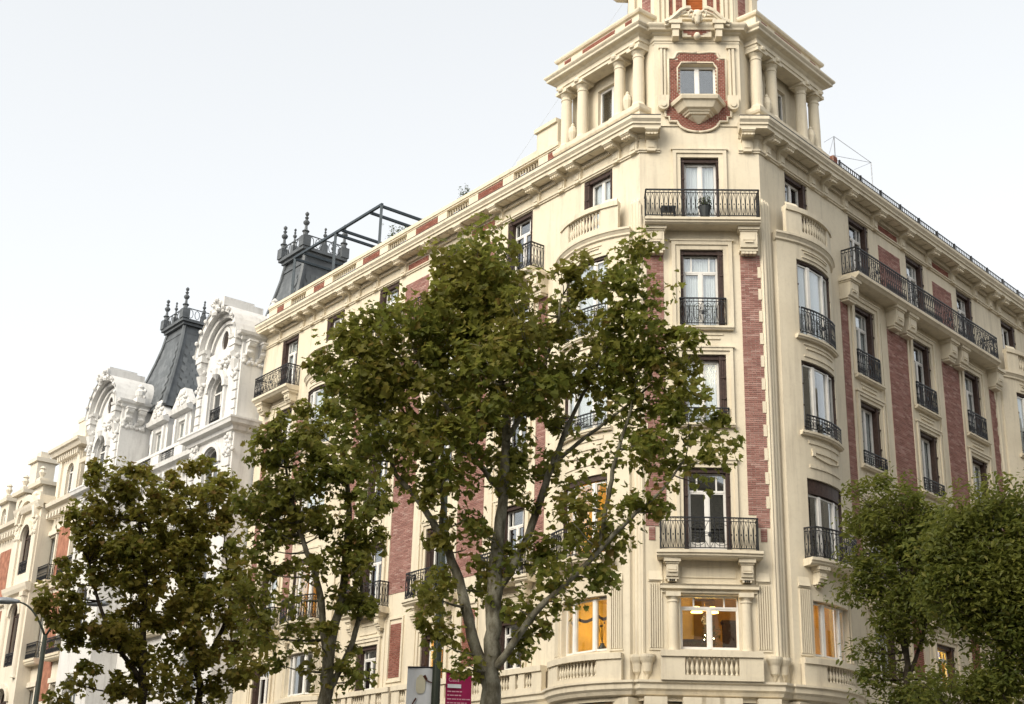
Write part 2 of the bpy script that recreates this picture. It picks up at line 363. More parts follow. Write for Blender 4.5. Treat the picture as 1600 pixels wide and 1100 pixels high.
def window(parent, M, w, h, kind='door', inside='curtain', shut=True, bow=False, room='room_dark', sides=(.12, .12), depth=.2, cl=1.0, head=.13):
    """window part > pane, shutter, curtain, room. M: bottom centre of opening on the wall face."""
    key = (w, h, kind, bow)
    def bz(mb, n=6):
        if not bow: return mb
        out = MB()                                    # refine along x, then bend round the bow
        for f, mi in zip(mb.f, mb.m):
            pts = [mb.v[i] for i in f]; out.poly(pts, mi)
        return out.bend()
    sw = sides[0]+sides[1] if shut else 0
    def mk():
        mb, panes = frame_mesh(w-(sides[0]+sides[1] if shut else 0), h-(head if shut else 0), kind)
        mb.move((sides[0]-sides[1])/2 if shut else 0, depth, 0)
        return bz(mb).mesh('window_frame', 'frame_white'), panes
    me, panes = cached(('win', key, sides, shut, depth, head), mk)
    wo = put('window', me, parent, M); ox = (sides[0]-sides[1])/2 if shut else 0
    for i, (a, b, c, d) in enumerate(panes):
        def mp():
            m = MB(); n = 4 if bow else 1
            m.box(a+ox-.004, b+ox+.004, depth+.03, depth+.036, c-.004, d+.004, nx=n); return (m.bend() if bow else m).mesh('pane', 'glass')
        put('pane', cached(('pane', key, i, sides, shut, depth, head), mp), wo, M)
    if shut:
        hh = h
        def ms(s):
            m = MB(); x0, x1 = (-w/2+.004, -w/2+sides[0]) if s < 0 else (w/2-sides[1], w/2-.004); k = 3
            for i in range(k):                        # folded leaves stacked in the reveal
                p = x0+(x1-x0)*i/k; m.box(p, p+(x1-x0)/k-.008, .02+.012*i, depth+.05, .01, hh-.012)
            for z in [hh*q for q in (.06, .36, .66, .93)]: m.box(x0-.001, x1+.001, .012, .03, z, z+.05)
            return (m.bend() if bow else m).mesh('shutter', 'shutter')
        for s in (-1, 1): put('shutter', cached(('shut', key, s, sides, depth), lambda: ms(s)), wo, M)
        def mh():
            m = MB(); m.box(-w/2+sides[0], w/2-sides[1], .06, depth+.06, hh-head, hh-.006, nx=6 if bow else 1); return (m.bend() if bow else m).mesh('shutter_box', 'shutter')
        put('shutter_box', cached(('shb', key, sides, depth, head), mh), wo, M)
    if inside:
        def mc():
            m = MB(); n = 44; W = w-sw-.1; z0 = h*(1-cl)+.03; zt = h-.05
            for i in range(n):
                for p, q in ((i, i+1),):
                    f = lambda k: (-W/2+W*k/n+ox, depth+.105+.014*sin(k*1.9)+.008*sin(k*.7), 0)
                    A, B = f(p), f(q); m.poly([(A[0], A[1], z0), (B[0], B[1], z0), (B[0], B[1], zt), (A[0], A[1], zt)])
            return (m.bend() if bow else m).mesh('curtain', inside)
        put('curtain', cached(('cur', key, sides, inside, cl), mc), wo, M)
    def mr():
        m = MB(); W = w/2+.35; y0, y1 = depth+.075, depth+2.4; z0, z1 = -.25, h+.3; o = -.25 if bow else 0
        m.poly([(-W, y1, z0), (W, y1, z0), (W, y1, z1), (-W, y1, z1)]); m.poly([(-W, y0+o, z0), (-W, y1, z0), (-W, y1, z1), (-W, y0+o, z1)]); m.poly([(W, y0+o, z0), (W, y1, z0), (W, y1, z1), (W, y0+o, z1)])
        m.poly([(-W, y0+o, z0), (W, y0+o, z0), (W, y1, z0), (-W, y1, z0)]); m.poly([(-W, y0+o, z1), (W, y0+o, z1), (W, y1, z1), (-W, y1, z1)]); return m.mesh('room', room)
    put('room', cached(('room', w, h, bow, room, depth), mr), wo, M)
    return wo
def iron_panel(L, H, kind='oval', bowR=None):
    mb = MB(); r = .011; n = 12 if bowR else 1
    def bar(a, b, z, t=.016): mb.box(a, b, -t, t, z-t*.8, z+t*.8, nx=max(n, 1))
    bar(-L/2, L/2, H-.015, .022); bar(-L/2, L/2, H-.115, .012); bar(-L/2, L/2, .06, .014)
    k = max(2, round(L/.135)); s = L/k
    for i in range(k+1):
        x = -L/2+i*s; mb.box(x-.009, x+.009, -.009, .009, .0 if i in (0, k) else .06, H-.03)
    for i in range(k):
        x = -L/2+(i+.5)*s; zc = (H-.115+.06)/2; hz = (H-.175)/2
        ctr = kind == 'scroll' and abs(x) < L*.22
        if ctr: continue
        if H < .55:
            mb.tube([(x+.045*cos(a), 0, zc+.07*sin(a)) for a in [pi*2*j/7 for j in range(8)]], .008, 3); continue
        for g in (-1, 1):
            mb.tube([(x+g*s*.42*sin(pi*j/6)**.8, 0, zc-hz+2*hz*j/6) for j in range(7)], .009, 3, cap=False)
        mb.tube([(x, 0, .06), (x, 0, zc-hz*.35)], .008, 3, cap=False); mb.ball((x, 0, zc), .02, .016, .03, 4, 3)
        mb.tube([(x-s*.35, 0, H-.07), (x, 0, H-.03), (x+s*.35, 0, H-.07)], .007, 3, cap=False)
    if kind == 'scroll':
        W = L*.21; zc = .06+(H-.175)/2; hz = (H-.175)/2
        for g in (-1, 1):
            for q, (cx, cz, ra) in enumerate(((.5, .45, .42), (.55, -.5, .38), (.16, 0, .2))):
                pts = []
                for j in range(15):
                    a = j/14*pi*3; rr = ra*(1-.72*j/14); pts.append((g*(W*cx+W*rr*cos(a)), 0, zc+hz*cz+hz*rr*sin(a)*(1 if cz >= 0 else -1)))
                mb.tube(pts, .010, 3, cap=False)
            mb.tube([(g*W*.02, 0, .06), (g*W*.4, 0, zc), (g*W*.05, 0, H-.12)], .010, 3, cap=False)
        mb.ball((0, 0, zc), .05, .02, .08, 6, 4)
    return mb
def railing(parent, M, L, H, depth=.0, kind='oval', bow=None, name='railing'):
    """front panel with optional side returns; M: middle of the front at slab top"""
    def mk():
        f = iron_panel(L, H, kind, bow)
        if bow: f.bend(*bow)
        if depth > .02:
            for g in (-1, 1):
                s = iron_panel(depth, H, 'oval'); x0 = g*L/2; y0 = depth/2
                if bow: x0 = bow[0]*sin(g*L/2/bow[0]); y0 = depth/2+(bow[0]-bow[1])-bow[0]*cos(L/2/bow[0])
                o = len(f.v); f.v += [(x0+y, y0+x, z) for x, y, z in s.v]; f.f += [[i+o for i in q] for q in s.f]; f.m += s.m
        return f.mesh('railing', 'iron')
    return put(name, cached(('rail', L, H, depth, kind, bow), mk), parent, M)
def baluster_mesh(h=.5, r=.062):
    def mk():
        p = [(.8, 0), (.8, .08), (.45, .12), (.55, .2), (1, .36), (.85, .5), (.42, .72), (.36, .8), (.6, .84), (.45, .88), (.8, .92), (.8, 1)]
        mb = MB(); mb.lathe([(r*a, h*b) for a, b in p], n=8); return mb.mesh('baluster', 'cream', True)
    return cached(('bal', h, r), mk)
def bracket_mesh():
    def mk():
        mb = MB(); W = .19
        mb.prof([(0, 22.98), (-.46, 22.98), (-.46, 22.9), (-.40, 22.86), (-.40, 22.82), (-.30, 22.80), (-.22, 22.83), (-.10, 22.76), (0, 22.76)][::-1], -W, W)
        mb.box(-W-.03, W+.03, -.49, -.02, 22.93, 22.977)
        for x in (-.1, 0, .1): mb.box(x-.03, x+.03, -.455, -.30, 22.775, 22.83)
        mb.box(-.16, .16, -.10, 0, 22.42, 22.78); mb.box(-.10, .10, -.125, -.08, 22.50, 22.72); mb.box(-.13, .13, -.14, -.02, 22.37, 22.43, tx=.0)
        return mb.mesh('bracket', 'cream')
    return cached('bracket', mk)
def console_mesh(h=.78, d=.42, W=.29):
    """scrolled console that carries a balcony: top at z=0"""
    def mk():
        mb = MB(); mb.box(-W-.07, W+.07, -d-.08, 0, -.10, -.002); mb.box(-W-.03, W+.03, -d-.03, 0, -.15, -.10)
        mb.prof([(0, -.15), (-d, -.15), (-d, -h*.55), (-d*.9, -h*.78), (-d*.62, -h*.82), (0, -h*.82)], -W, W); mb.box(-W*.72, W*.72, -d-.018, -d+.02, -h*.52, -.2)
        mb.box(-W-.02, W+.02, -d*.75, 0, -h*.9, -h*.82)
        for i in range(4):
            x = -W+.08+i*(2*W-.16)/3; mb.box(x-.05, x+.05, -d*.7, -.02, -h, -h*.9)
        mb.box(-.12, .12, -d-.03, -d+.01, -h*.62, -h*.56)
        return mb.mesh('console', 'cream')
    return cached(('console', h, d, W), mk)
def surround(parent, M, w, h, top=.32, side=.26, proud=.055):
    """raised architrave round an opening"""
    def mk():
        mb = MB(); W = w/2
        for a, b, p in ((side*.55, side, proud*1.4), (0.0, side*.55, proud*.6)):
            mb.box(-W-b, -W-a, -p, .01, -.02, h+a); mb.box(W+a, W+b, -p, .01, -.02, h+a); mb.box(-W-b, W+b, -p, .01, h+a+.001, h+a+(b-a))
        mb.box(-W-side-.05, W+side+.05, -proud*1.9, .01, h+side+.002, h+side+.05)
        return mb.mesh('surround', 'cream')
    return put('surround', cached(('sur', w, h, top, side, proud), mk), parent, M)
def sill(parent, M, L, d=.16, t=.11, bow=False):
    def mk():
        mb = MB(); mb.prof([(.3, 0), (-d, 0), (-d, -t*.55), (-d*.8, -t*.62), (-d*.7, -t), (.0, -t*1.05), (.3, -t)], -L/2, L/2, 12 if bow else 1); return (mb.bend() if bow else mb).mesh('sill', 'cream')
    return put('sill', cached(('sill', L, d, t, bow), mk), parent, M)
def apron(parent, M, L, z0, z1, bow=False, curl=False):
    """shallow panel with two raised fillets under a sill"""
    def mk():
        mb = MB(); n = 10 if bow else 1; h = z1-z0
        mb.box(-L/2, L/2, -.03, .01, z1-h*.12, z1, n); mb.box(-L/2, L/2, -.03, .01, z0, z0+h*.10, n)
        mb.box(-L/2+.1, L/2-.1, -.035, .01, z1-h*.42, z1-h*.30, n)
        if curl:
            pts = [(-L*.36+L*.72*j/12, -.03, z0+h*.45-.10*sin(pi*j/12)*h) for j in range(13)]; mb.tube(pts, .028, 4)
            for g in (-1, 1): mb.box(g*L*.4-.06, g*L*.4+.06, -.05, 0, z0+h*.45, z0+h*.62)
        return (mb.bend() if bow else mb).mesh('apron_panel', 'cream')
    return put('apron_panel', cached(('apron', L, round(z1-z0, 3), bow, curl), lambda: mk()) if False else mk(), parent, M)
def balcony(parent, M, L, d=.5, t=.2, H=.86, kind='scroll', bow=None, rail_in=.07):
    """slab (part) > railing. M: wall face, centre, slab top"""
    def mk():
        mb = MB(); n = 14 if bow else 1
        mb.prof([(0, 0), (-d, 0), (-d, -t*.4), (-d+.05, -t*.5), (-d+.05, -t*.75), (-d+.12, -t), (0, -t)], -L/2, L/2, n); return (mb.bend(*bow) if bow else mb).mesh('balcony', 'cream')
    b = put('balcony', cached(('slab', L, d, t, bow), mk), parent, M)
    Lr = L-2*rail_in; dd = d-rail_in
    if bow: railing(b, M @ T(0, -dd, 0), Lr, H, dd, kind, bow)
    else: railing(b, M @ T(0, -dd, 0), Lr, H, dd, kind)
    return b
# ================================================================ the corner building
CB = thing('corner_building', 'cream stucco corner apartment building with red brick strips and a columned corner tower', 'building')
BOW = (3.2, .6); BW = 1.6; BA = 1.674         # bow front: radius, projection, half chord, half arc
Z1, Z2, Z3, Z4, Z5 = 7.28, 9.90, 13.65, 16.62, 20.0
COLS = {'W1': 5.88, 'W2': 9.9, 'W3': 13.86, 'W4': 21.36}; BOWS = {'B1': 1.92, 'B2': 17.75}
SH = {'L': 0., 'R': .2}; ENDU = {'L': 23.62, 'R': 25.0}
def FX(s, u): return (FR @ T(u, 0, 0)) if s == 'R' else (FL @ T(-u, 0, 0))
def sx(s): return 1 if s == 'R' else -1
wn = random.Random(5)

# ---- chamfer wall
opsC = [(-.80, .80, 7.28, 8.76), (-.66, .66, 9.92, 12.36), (-.64, .64, 13.65, 15.76), (-.64, .64, 16.62, 19.1), (-.58, .58, 20.0, 22.2)]
put('wall', wall(-HC, HC, 5.9, 23.05, opsC).mesh('wall', 'cream'), CB, FC)
# ---- street walls
for s in 'LR':
    sh, g, M = SH[s], sx(s), (FR if s == 'R' else FL); ops = []
    for k, u in COLS.items():
        c = g*(u+sh)
        ops += [(c-.66, c+.66, 7.2, 8.72), (c-.66, c+.66, Z2, 12.3), (c-.66, c+.66, 13.68, 15.86), (c-.66, c+.66, 16.66, 19.16), (c-.67, c+.67, 20.0, 22.33)]
    for u in BOWS.values():
        c = g*(u+sh); ops += [(c-.67, c+.67, 20.3, 22.33), (c-1.3, c+1.3, 5.95, 19.5)]
    a, b = (0, ENDU['R']) if g > 0 else (-ENDU['L'], 0)
    put('wall', wall(a, b, 5.9, 23.05, ops).mesh('wall', 'cream'), CB, M)
    for u in BOWS.values():
        Mb = FX(s, u+sh); q = .98
        def mkb():
            mb = wall(-BA, BA, 5.9, 19.62, [(-q, q, 7.25, 8.78), (-q, q, Z2, 12.28), (-q, q, 13.66, 15.86), (-q, q, 16.64, 19.12)], step=.21).bend()
            for e in (-1, 1):
                mb.poly([(e*BW, 0, 5.9), (e*BW, -.172, 5.9), (e*BW, -.172, 19.62), (e*BW, 0, 19.62)])
            return mb.mesh('bow_wall', 'cream')
        put('bow_wall', cached('bowwall', mkb), CB, Mb)
# ---- roof, back and party walls
me = MB(); me.poly([(-HC, 0, 23.3), (HC, 0, 23.3), tuple(PR(25, 0, 23.3)), tuple(PL(23.62, 0, 23.3))])
put('roof', me.mesh('roof', 'soffit_grey'), CB)
me = MB(); A, B = PL(23.62), PR(25.); me.poly([(A.x, A.y, 0), (B.x, B.y, 0), (B.x, B.y, 23.3), (A.x, A.y, 23.3)]); put('rear_wall', me.mesh('rear_wall', 'cream'), CB)

# ---- plan line of the fronts (outside on the left when walked from right end to left end)
def plan(bow=True, u0R=25.0, u0L=23.62, n=10):
    pts = []
    def side(s):
        L = [(0, 0)]
        for u in BOWS.values():
            c = u+SH[s]; L.append((c-BW, 0))
            if bow:
                for i in range(n+1):
                    t = -BA/BOW[0]+2*BA/BOW[0]*i/n; L.append((c+BOW[0]*sin(t), BOW[0]*cos(t)-(BOW[0]-BOW[1])))
            L.append((c+BW, 0))
        L.append((u0R if s == 'R' else u0L, 0)); return L
    f = lambda s, q: (PR if s == 'R' else PL)(q[0], q[1])
    R = [f('R', q) for q in side('R')][::-1]; Lf = [f('L', q) for q in side('L')]
    return [(p.x, p.y) for p in R]+[(p.x, p.y) for p in Lf]
def flip(path): return path[::-1]
PLAN = plan()
# sweep() wants the outside on the left: walking from the right end to the corner to the left end the street is on the left
ledge = [(0, 6.42), (.30, 6.42), (.30, 6.36), (.24, 6.33), (.24, 6.2), (.18, 6.14), (.14, 6.05), (0, 6.02)]
put('ledge', sweep(PLAN, ledge).mesh('ledge', 'cream'), CB)
# ---- balustrade of the main floor
def parapet_run(path, z0, z1, out, th, name='parapet'):
    put(name, sweep(path, [(out, z0), (out, z1), (out-th, z1), (out-th, z0)]).mesh(name, 'cream'), CB)
def balustrade(M, x0, x1, z0, z1, y, gaps, bow=None, mesh_h=None, th=.16, coping=.05):
    """solid panels with groups of turned balusters in the gaps"""
    mb = MB(); n = 14 if bow else 1; xs = [x0]
    for a, b in gaps: xs += [a, b]
    xs.append(x1)
    bz, tz = z0+.14, z1-.16
    for i in range(0, len(xs), 2): mb.box(xs[i], xs[i+1], y, y+th, bz+.0005, tz-.0005, max(1, n//3))
    mb.box(x0, x1, y-.01, y+th+.01, z0, bz, n); mb.box(x0-.0, x1+.0, y-coping, y+th+coping, tz, z1, n)
    if bow: mb.bend(*bow)
    o = put('balustrade', mb.mesh('balustrade', 'cream'), CB, M)
    bm = baluster_mesh(tz-bz, .055)
    for a, b in gaps:
        k = max(1, round((b-a)/.135))
        for i in range(k):
            x = a+(b-a)*(i+.5)/k
            if bow:
                R, off = bow; yy = y+th/2; P = T((R-yy)*sin(x/R), (R-off)-(R-yy)*cos(x/R), bz)
            else: P = T(x, y+th/2, bz)
            put('baluster', bm, o, M @ P)
balustrade(FC, -1.36, 1.36, 6.42, 7.2, -.36, [(-.72, .72)])
for s in 'LR':
    for k, u in BOWS.items():
        balustrade(FX(s, u+SH[s]), -1.5, 1.5, 6.42, 7.16, -.2, [(-.78, .78)], BOW)
    g = sx(s)
    for k in ('W1', 'W2', 'W3') + (('W4',) if s == 'L' else ()):
        c = COLS[k]+SH[s]; w0, w1 = (1.95, 2.0) if k != 'W4' else (1.8, 2.0)
        balustrade(FX(s, c), -1.9, 1.9, 6.42, 7.16, -.26, [(-1.45, -1.1), (-.82, -.68), (-.4, .4), (.68, .82), (1.1, 1.45)])

# ---- corner piers with ribs, pendants and fluted panels
def ribs(M, xs, z0, z1, r=.095, bk=.05):
    mb = MB()
    for x in xs: mb.lathe([(r, z0), (r, z1), (r*.3, z1+.14)], x, 0, 10, a0=pi, a1=2*pi)
    if bk: mb.box(min(xs)-r-bk, max(xs)+r+bk, -.03, .0, z0-.02, z1-.1)
    put('ribbed_pier', mb.mesh('ribbed_pier', 'cream', False), CB, M)
for s in 'LR':
    g = sx(s); M = FR if s == 'R' else FL
    ribs(M, [g*.07, g*.21, g*.35], 7.05, 20.7, .075)
    ribs(FC, [g*(HC-.03)], 7.05, 20.2, .045, .0)
    ribs(FX(s, 16.05+SH[s]), [-.12, .06], 7.05, 20.6)
    if s == 'L': ribs(FX(s, 19.45), [-.08, .1], 7.05, 20.6)
    for x, fr in ((g*.2, M), (g*(HC-.12), FC)):
        mb = MB(); mb.lathe([(.02, -.62), (.06, -.5), (.12, -.42), (.15, -.2), (.19, -.12), (.22, -.04), (.22, .03)], 0, 0, 10, a0=pi, a1=2*pi)
        put('pendant', mb.mesh('pendant', 'cream'), CB, fr @ T(x, -.01, 7.08))
    mb = MB()
    for i in range(6): x = i*.062-.155; mb.box(x-.018, x+.018, -.045, .004, 0, 1.75)
    mb.box(-.2, .2, -.03, .004, 1.80, 1.84); mb.prof([(0, 1.84), (-.07, 1.84), (0, 2.1)], -.19, .19); mb.box(-.2, .2, -.03, .003, -.06, -.01)
    me = mb.mesh('fluted_panel', 'cream')
    put('fluted_panel', me, CB, FC @ T(g*1.46, 0, 7.3))
    for u in BOWS.values():
        for e in (-1, 1):
            a = e*1.28/BOW[0]; put('fluted_panel', me, CB, FX(s, u+SH[s]) @ T(BOW[0]*sin(a), (BOW[0]-BOW[1])-BOW[0]*cos(a), 7.3) @ RZ(a))

# ---- brick strips
for g in (-1, 1):
    for x0, x1, z0, z1 in ((1.14, 1.72, 11.02, 18.93), (1.36, 1.72, 10.66, 11.01), (1.46, 1.63, 10.26, 10.65)):
        part_bricks(CB, bricks(min(g*x0, g*x1), max(g*x0, g*x1), z0, z1, seed=3+g), FC)
    z = 11.2
    while z < 18.7:
        def mt():
            mb = MB(); mb.box(-.05, .05, -.034, .003, 0, .345); return mb.mesh('quoin', 'cream')
        put('quoin', cached('tooth', mt), CB, FC @ T(g*1.69, 0, z)); z += .70
for s in 'LR':
    for i, (a, b, t) in enumerate(((4.32, 4.86, 0), (7.40, 8.86, 0), (11.42, 12.86, 0), (15.30, 15.80, 1))):
        c = (a+b)/2+SH[s]; W = (b-a)/2
        if t:
            z = 10.9
            while z < 18.7: put('quoin', CACHE['tooth'], CB, FX(s, c+W) @ T(-sx(s)*.03, 0, z)); z += .70
        mb = cached(('bs', i), lambda: bricks(-W, W, 10.35, 18.93, seed=i))
        part_bricks(CB, mb, FX(s, c))
    for a, b in ((7.2, 8.72), (11.2, 12.7)):
        c = (a+b)/2+SH[s]; W = (b-a)/2
        part_bricks(CB, bricks(-W, W, 20.1, 21.95, seed=9), FX(s, c)); part_bricks(CB, bricks(-W+.1, W-.1, 22.52, 22.74, seed=9), FX(s, c), 'brick_red')
    for u in (7.95, 12.1):
        part_bricks(CB, bricks(-.34, .34, 7.5, 9.3, seed=9), FX(s, u+SH[s]), 'brick_red')
        mb = MB(); 
        for a in (.34, ): mb.box(-a-.12, -a-.03, -.05, .003, 7.42, 9.45); mb.box(a+.03, a+.12, -.05, .003, 7.42, 9.45); mb.box(-a-.12, a+.12, -.05, .003, 9.451, 9.52); mb.box(-a-.12, a+.12, -.05, .003, 7.34, 7.419)
        put('panel_frame', mb.mesh('panel_frame', 'cream'), CB, FX(s, u+SH[s]))
    if s == 'L':
        for a, b in ((19.75, 20.3), (22.45, 23.0)): part_bricks(CB, bricks(-.27, .27, 10.35, 18.93, seed=8), FX(s, (a+b)/2))

# ---- windows of the chamfer
win = window
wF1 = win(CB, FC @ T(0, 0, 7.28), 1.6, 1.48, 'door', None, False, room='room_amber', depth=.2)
win(CB, FC @ T(0, 0, 9.92), 1.32, 2.44, 'door_low', None, True, sides=(.14, .12))
win(CB, FC @ T(0, 0, 13.65), 1.28, 2.11, 'two', 'curtain', True, sides=(.1, .2))
win(CB, FC @ T(0, 0, 16.62), 1.28, 2.48, 'door', 'curtain', True, sides=(.1, .16))
win(CB, FC @ T(0, 0, 20.0), 1.16, 2.2, 'two', 'curtain', True, sides=(.12, .07))
surround(CB, FC @ T(0, 0, 20.0), 1.16, 2.2, side=.24); surround(CB, FC @ T(0, 0, 16.62), 1.28, 2.48, side=.26)
surround(CB, FC @ T(0, 0, 13.65), 1.28, 2.11, side=.2); surround(CB, FC @ T(0, 0, 9.92), 1.32, 2.44, side=.2)
for z, L in ((16.62, 1.75), (13.65, 1.7)): sill(CB, FC @ T(0, 0, z), L)
apron(CB, FC, 1.15, 15.98, 16.42); apron(CB, FC, 1.15, 12.68, 13.45)
railing(CB, FC @ T(0, -.08, 16.66), 1.34, .86, .07, 'scroll'); railing(CB, FC @ T(0, -.08, 13.68), 1.34, .44, .07)
# fifth floor balcony over the two consoles
balcony(CB, FC @ T(0, 0, 19.9), 3.42, .62, .19, .92, 'oval', rail_in=.03)
for g in (-1, 1): put('console', console_mesh(.82, .34, .25), CB, FC @ T(g*1.38, 0, 19.71))
# second floor balcony, slightly bowed
balcony(CB, FC @ T(0, 0, 9.9), 2.8, .56, .2, .92, 'scroll', bow=(14., .0))
for g in (-1, 1): put('console', console_mesh(.62, .3, .16), CB, FC @ T(g*1.02, 0, 9.7))
mb = MB(); mb.box(-1.32, -1.28, -.04, .003, 8.95, 9.66); mb.box(1.28, 1.32, -.04, .003, 8.95, 9.66); mb.box(-.75, .75, -.03, .003, 9.22, 9.24); mb.box(-.75, .75, -.03, .003, 9.52, 9.54); mb.box(-.75, -.73, -.03, .003, 9.241, 9.519); mb.box(.73, .75, -.03, .003, 9.241, 9.519)
put('apron_panel', mb.mesh('apron_panel', 'cream'), CB, FC)
mb = MB(); mb.prof([(.0, 8.90), (-.16, 8.90), (-.16, 8.98), (-.2, 9.02), (0, 9.06)], -1.34, 1.34); mb.box(-1.3, 1.3, -.06, .003, 8.80, 8.899)
put('lintel', mb.mesh('lintel', 'cream'), CB, FC)
for g in (-1, 1):                                   # half columns beside the main floor window
    mb = MB(); mb.lathe([(.16, 7.2), (.145, 7.3), (.14, 8.52), (.16, 8.54), (.16, 8.58), (.14, 8.6), (.18, 8.68)], 0, 0, 12, a0=pi, a1=2*pi); mb.box(-.2, .2, -.2, .0, 8.681, 8.80)
    put('half_column', mb.mesh('half_column', 'cream', False), CB, FC @ T(g*.99, -.0, 0))
# ---- windows of the street fronts
for s in 'LR':
    for k, u in COLS.items():
        if s == 'R' and k == 'W4': continue
        M = FX(s, u+SH[s]); e = sx(s); far = .2; sd = (.12, .2) if s == 'R' else (.2, .12)
        lit = (s, k) in (('L', 'W2'), ('R', 'W2'), ('R', 'W3'))
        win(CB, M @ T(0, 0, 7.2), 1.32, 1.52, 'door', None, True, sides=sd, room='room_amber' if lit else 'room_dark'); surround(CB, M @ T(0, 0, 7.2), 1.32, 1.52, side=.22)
        for z, h, kind in ((Z2, 2.4, 'door_low'), (13.68, 2.18, 'two'), (16.66, 2.5, 'door'), (20.0, 2.33, 'door')):
            cu = wn.random(); ins, cl = (('curtain', 1.) if cu < .42 else ('curtain', .55) if cu < .6 else (None, 1.))
            win(CB, M @ T(0, 0, z), 1.32 if z < 20 else 1.34, h, kind, ins, True, sides=sd, cl=cl)
        surround(CB, M @ T(0, 0, 16.66), 1.32, 2.5, side=.26); surround(CB, M @ T(0, 0, 13.68), 1.32, 2.18, side=.22); surround(CB, M @ T(0, 0, Z2), 1.32, 2.4, side=.22)
        for z in (16.66, 13.68): sill(CB, M @ T(0, 0, z), 1.78)
        apron(CB, M, 1.1, 16.02, 16.46); apron(CB, M, 1.1, 12.72, 13.48); apron(CB, M, 1.1, 9.1, 9.62)
        railing(CB, M @ T(0, -.09, 16.7), 1.42, .84, .08, 'scroll'); railing(CB, M @ T(0, -.09, 13.72), 1.42, .44, .08)
        balcony(CB, M @ T(0, 0, 9.9), 2.5, .55, .2, .9, 'scroll', bow=(9., .0))
        for g in (-1, 1): put('console', console_mesh(.55, .28, .14), CB, M @ T(g*.9, 0, 9.7))
        for g in (-1, 1):                           # flat strips between window and brickwork
            mb = MB(); mb.box(-.05, .05, -.05, .003, 10.3, 18.95); mb.box(-.05, .05, -.03, .003, 7.2, 9.5); put('strip', mb.mesh('strip', 'cream'), CB, M @ T(g*(1.07), 0, 0))
    for k, u in BOWS.items():
        M = FX(s, u+SH[s]); q = 1.96
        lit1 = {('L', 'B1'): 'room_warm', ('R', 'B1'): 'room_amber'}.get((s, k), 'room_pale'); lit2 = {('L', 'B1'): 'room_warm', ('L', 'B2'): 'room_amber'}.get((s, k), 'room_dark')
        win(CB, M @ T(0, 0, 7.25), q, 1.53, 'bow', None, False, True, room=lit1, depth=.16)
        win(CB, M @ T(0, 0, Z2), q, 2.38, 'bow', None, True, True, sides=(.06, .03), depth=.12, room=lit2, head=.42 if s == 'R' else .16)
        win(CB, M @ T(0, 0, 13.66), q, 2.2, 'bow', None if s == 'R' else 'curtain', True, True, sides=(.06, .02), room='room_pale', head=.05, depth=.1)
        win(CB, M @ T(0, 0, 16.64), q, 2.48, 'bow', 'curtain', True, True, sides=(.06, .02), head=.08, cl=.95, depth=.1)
        win(CB, M @ T(0, 0, 20.3), 1.34, 2.03, 'two', 'curtain' if s == 'L' else None, True, sides=(.2, .12) if s == 'L' else (.1, .22))
        for z in (16.64, 13.66): sill(CB, M @ T(0, 0, z), 2.3, .14, .12, True)
        apron(CB, M, 1.7, 16.0, 16.42, True); apron(CB, M, 1.7, 12.6, 13.42, True, True); apron(CB, M, 1.5, 19.22, 19.5, True)
        railing(CB, M @ T(0, 0, 16.68), 1.98, .84, 0, 'scroll', (3.29, .69)); railing(CB, M @ T(0, 0, 13.7), 1.98, .46, 0, 'scroll', (3.29, .69))
        balcony(CB, M @ T(0, 0, 9.9), 2.5, .42, .2, .9, 'scroll', bow=BOW)
        for g in (-1, 1):
            a = g*.8/BOW[0]; put('console', console_mesh(.55, .26, .14), CB, M @ T(BOW[0]*sin(a), (BOW[0]-BOW[1])-BOW[0]*cos(a), 9.7) @ RZ(a))
        # crowning ledge of the bow and its little balustrade
        def mkl():
            mb = MB(); mb.prof([(.5, 19.6), (0, 19.6), (-.06, 19.64), (-.06, 19.7), (-.11, 19.78), (-.14, 19.8), (-.14, 19.87), (.5, 19.91)], -BA-.06, BA+.06, 16); return mb.bend().mesh('ledge', 'cream')
        put('ledge', cached('bowledge', mkl), CB, M); 
        balustrade(M, -1.35, 1.35, 19.9, 20.82, -.06, [(-.74, .74)], BOW)
        for g in (-1, 1):
            mb = MB(); mb.prof([(0, 20.82), (-.1, 20.82), (0, 20.96)], g*1.1-.22, g*1.1+.22)
            put('block', mb.bend().mesh('block', 'cream'), CB, M)
    # long fifth floor balcony over the flat bays
    c0, c1 = COLS['W1']-1.35+SH[s], COLS['W3']+1.35+SH[s]
    spans = [(c0, c1)]+([(20.3, 23.2)] if s == 'L' else [])
    for a, b in spans:
        M = FX(s, (a+b)/2); mb = MB(); L = b-a
        mb.prof([(0, 19.9), (-.62, 19.9), (-.62, 19.8), (-.56, 19.76), (-.5, 19.7), (0, 19.7)], -L/2, L/2); bo = put('balcony', mb.mesh('balcony', 'cream'), CB, M)
        k = max(1, round(L/2.6))
        for i in range(k):
            l = (L-.1)/k; railing(bo, M @ T(-L/2+.05+l*(i+.5), -.56, 19.9), l-.02, .9, 0, 'scroll')
        for e in (-1, 1): railing(bo, M @ T(e*(L/2-.05), -.28, 19.9) @ RZ(pi/2), .54, .9, 0, 'oval')
    cons = [4.6, 7.68, 8.58, 11.7, 12.58, 15.56]
    for u in cons: put('console', console_mesh(.78, .4, .27), CB, FX(s, u+SH[s]) @ T(0, 0, 19.7))
    if s == 'L':
        for u in (20.6, 22.85): put('console', console_mesh(.5, .4, .2), CB, FX(s, u) @ T(0, 0, 19.7))

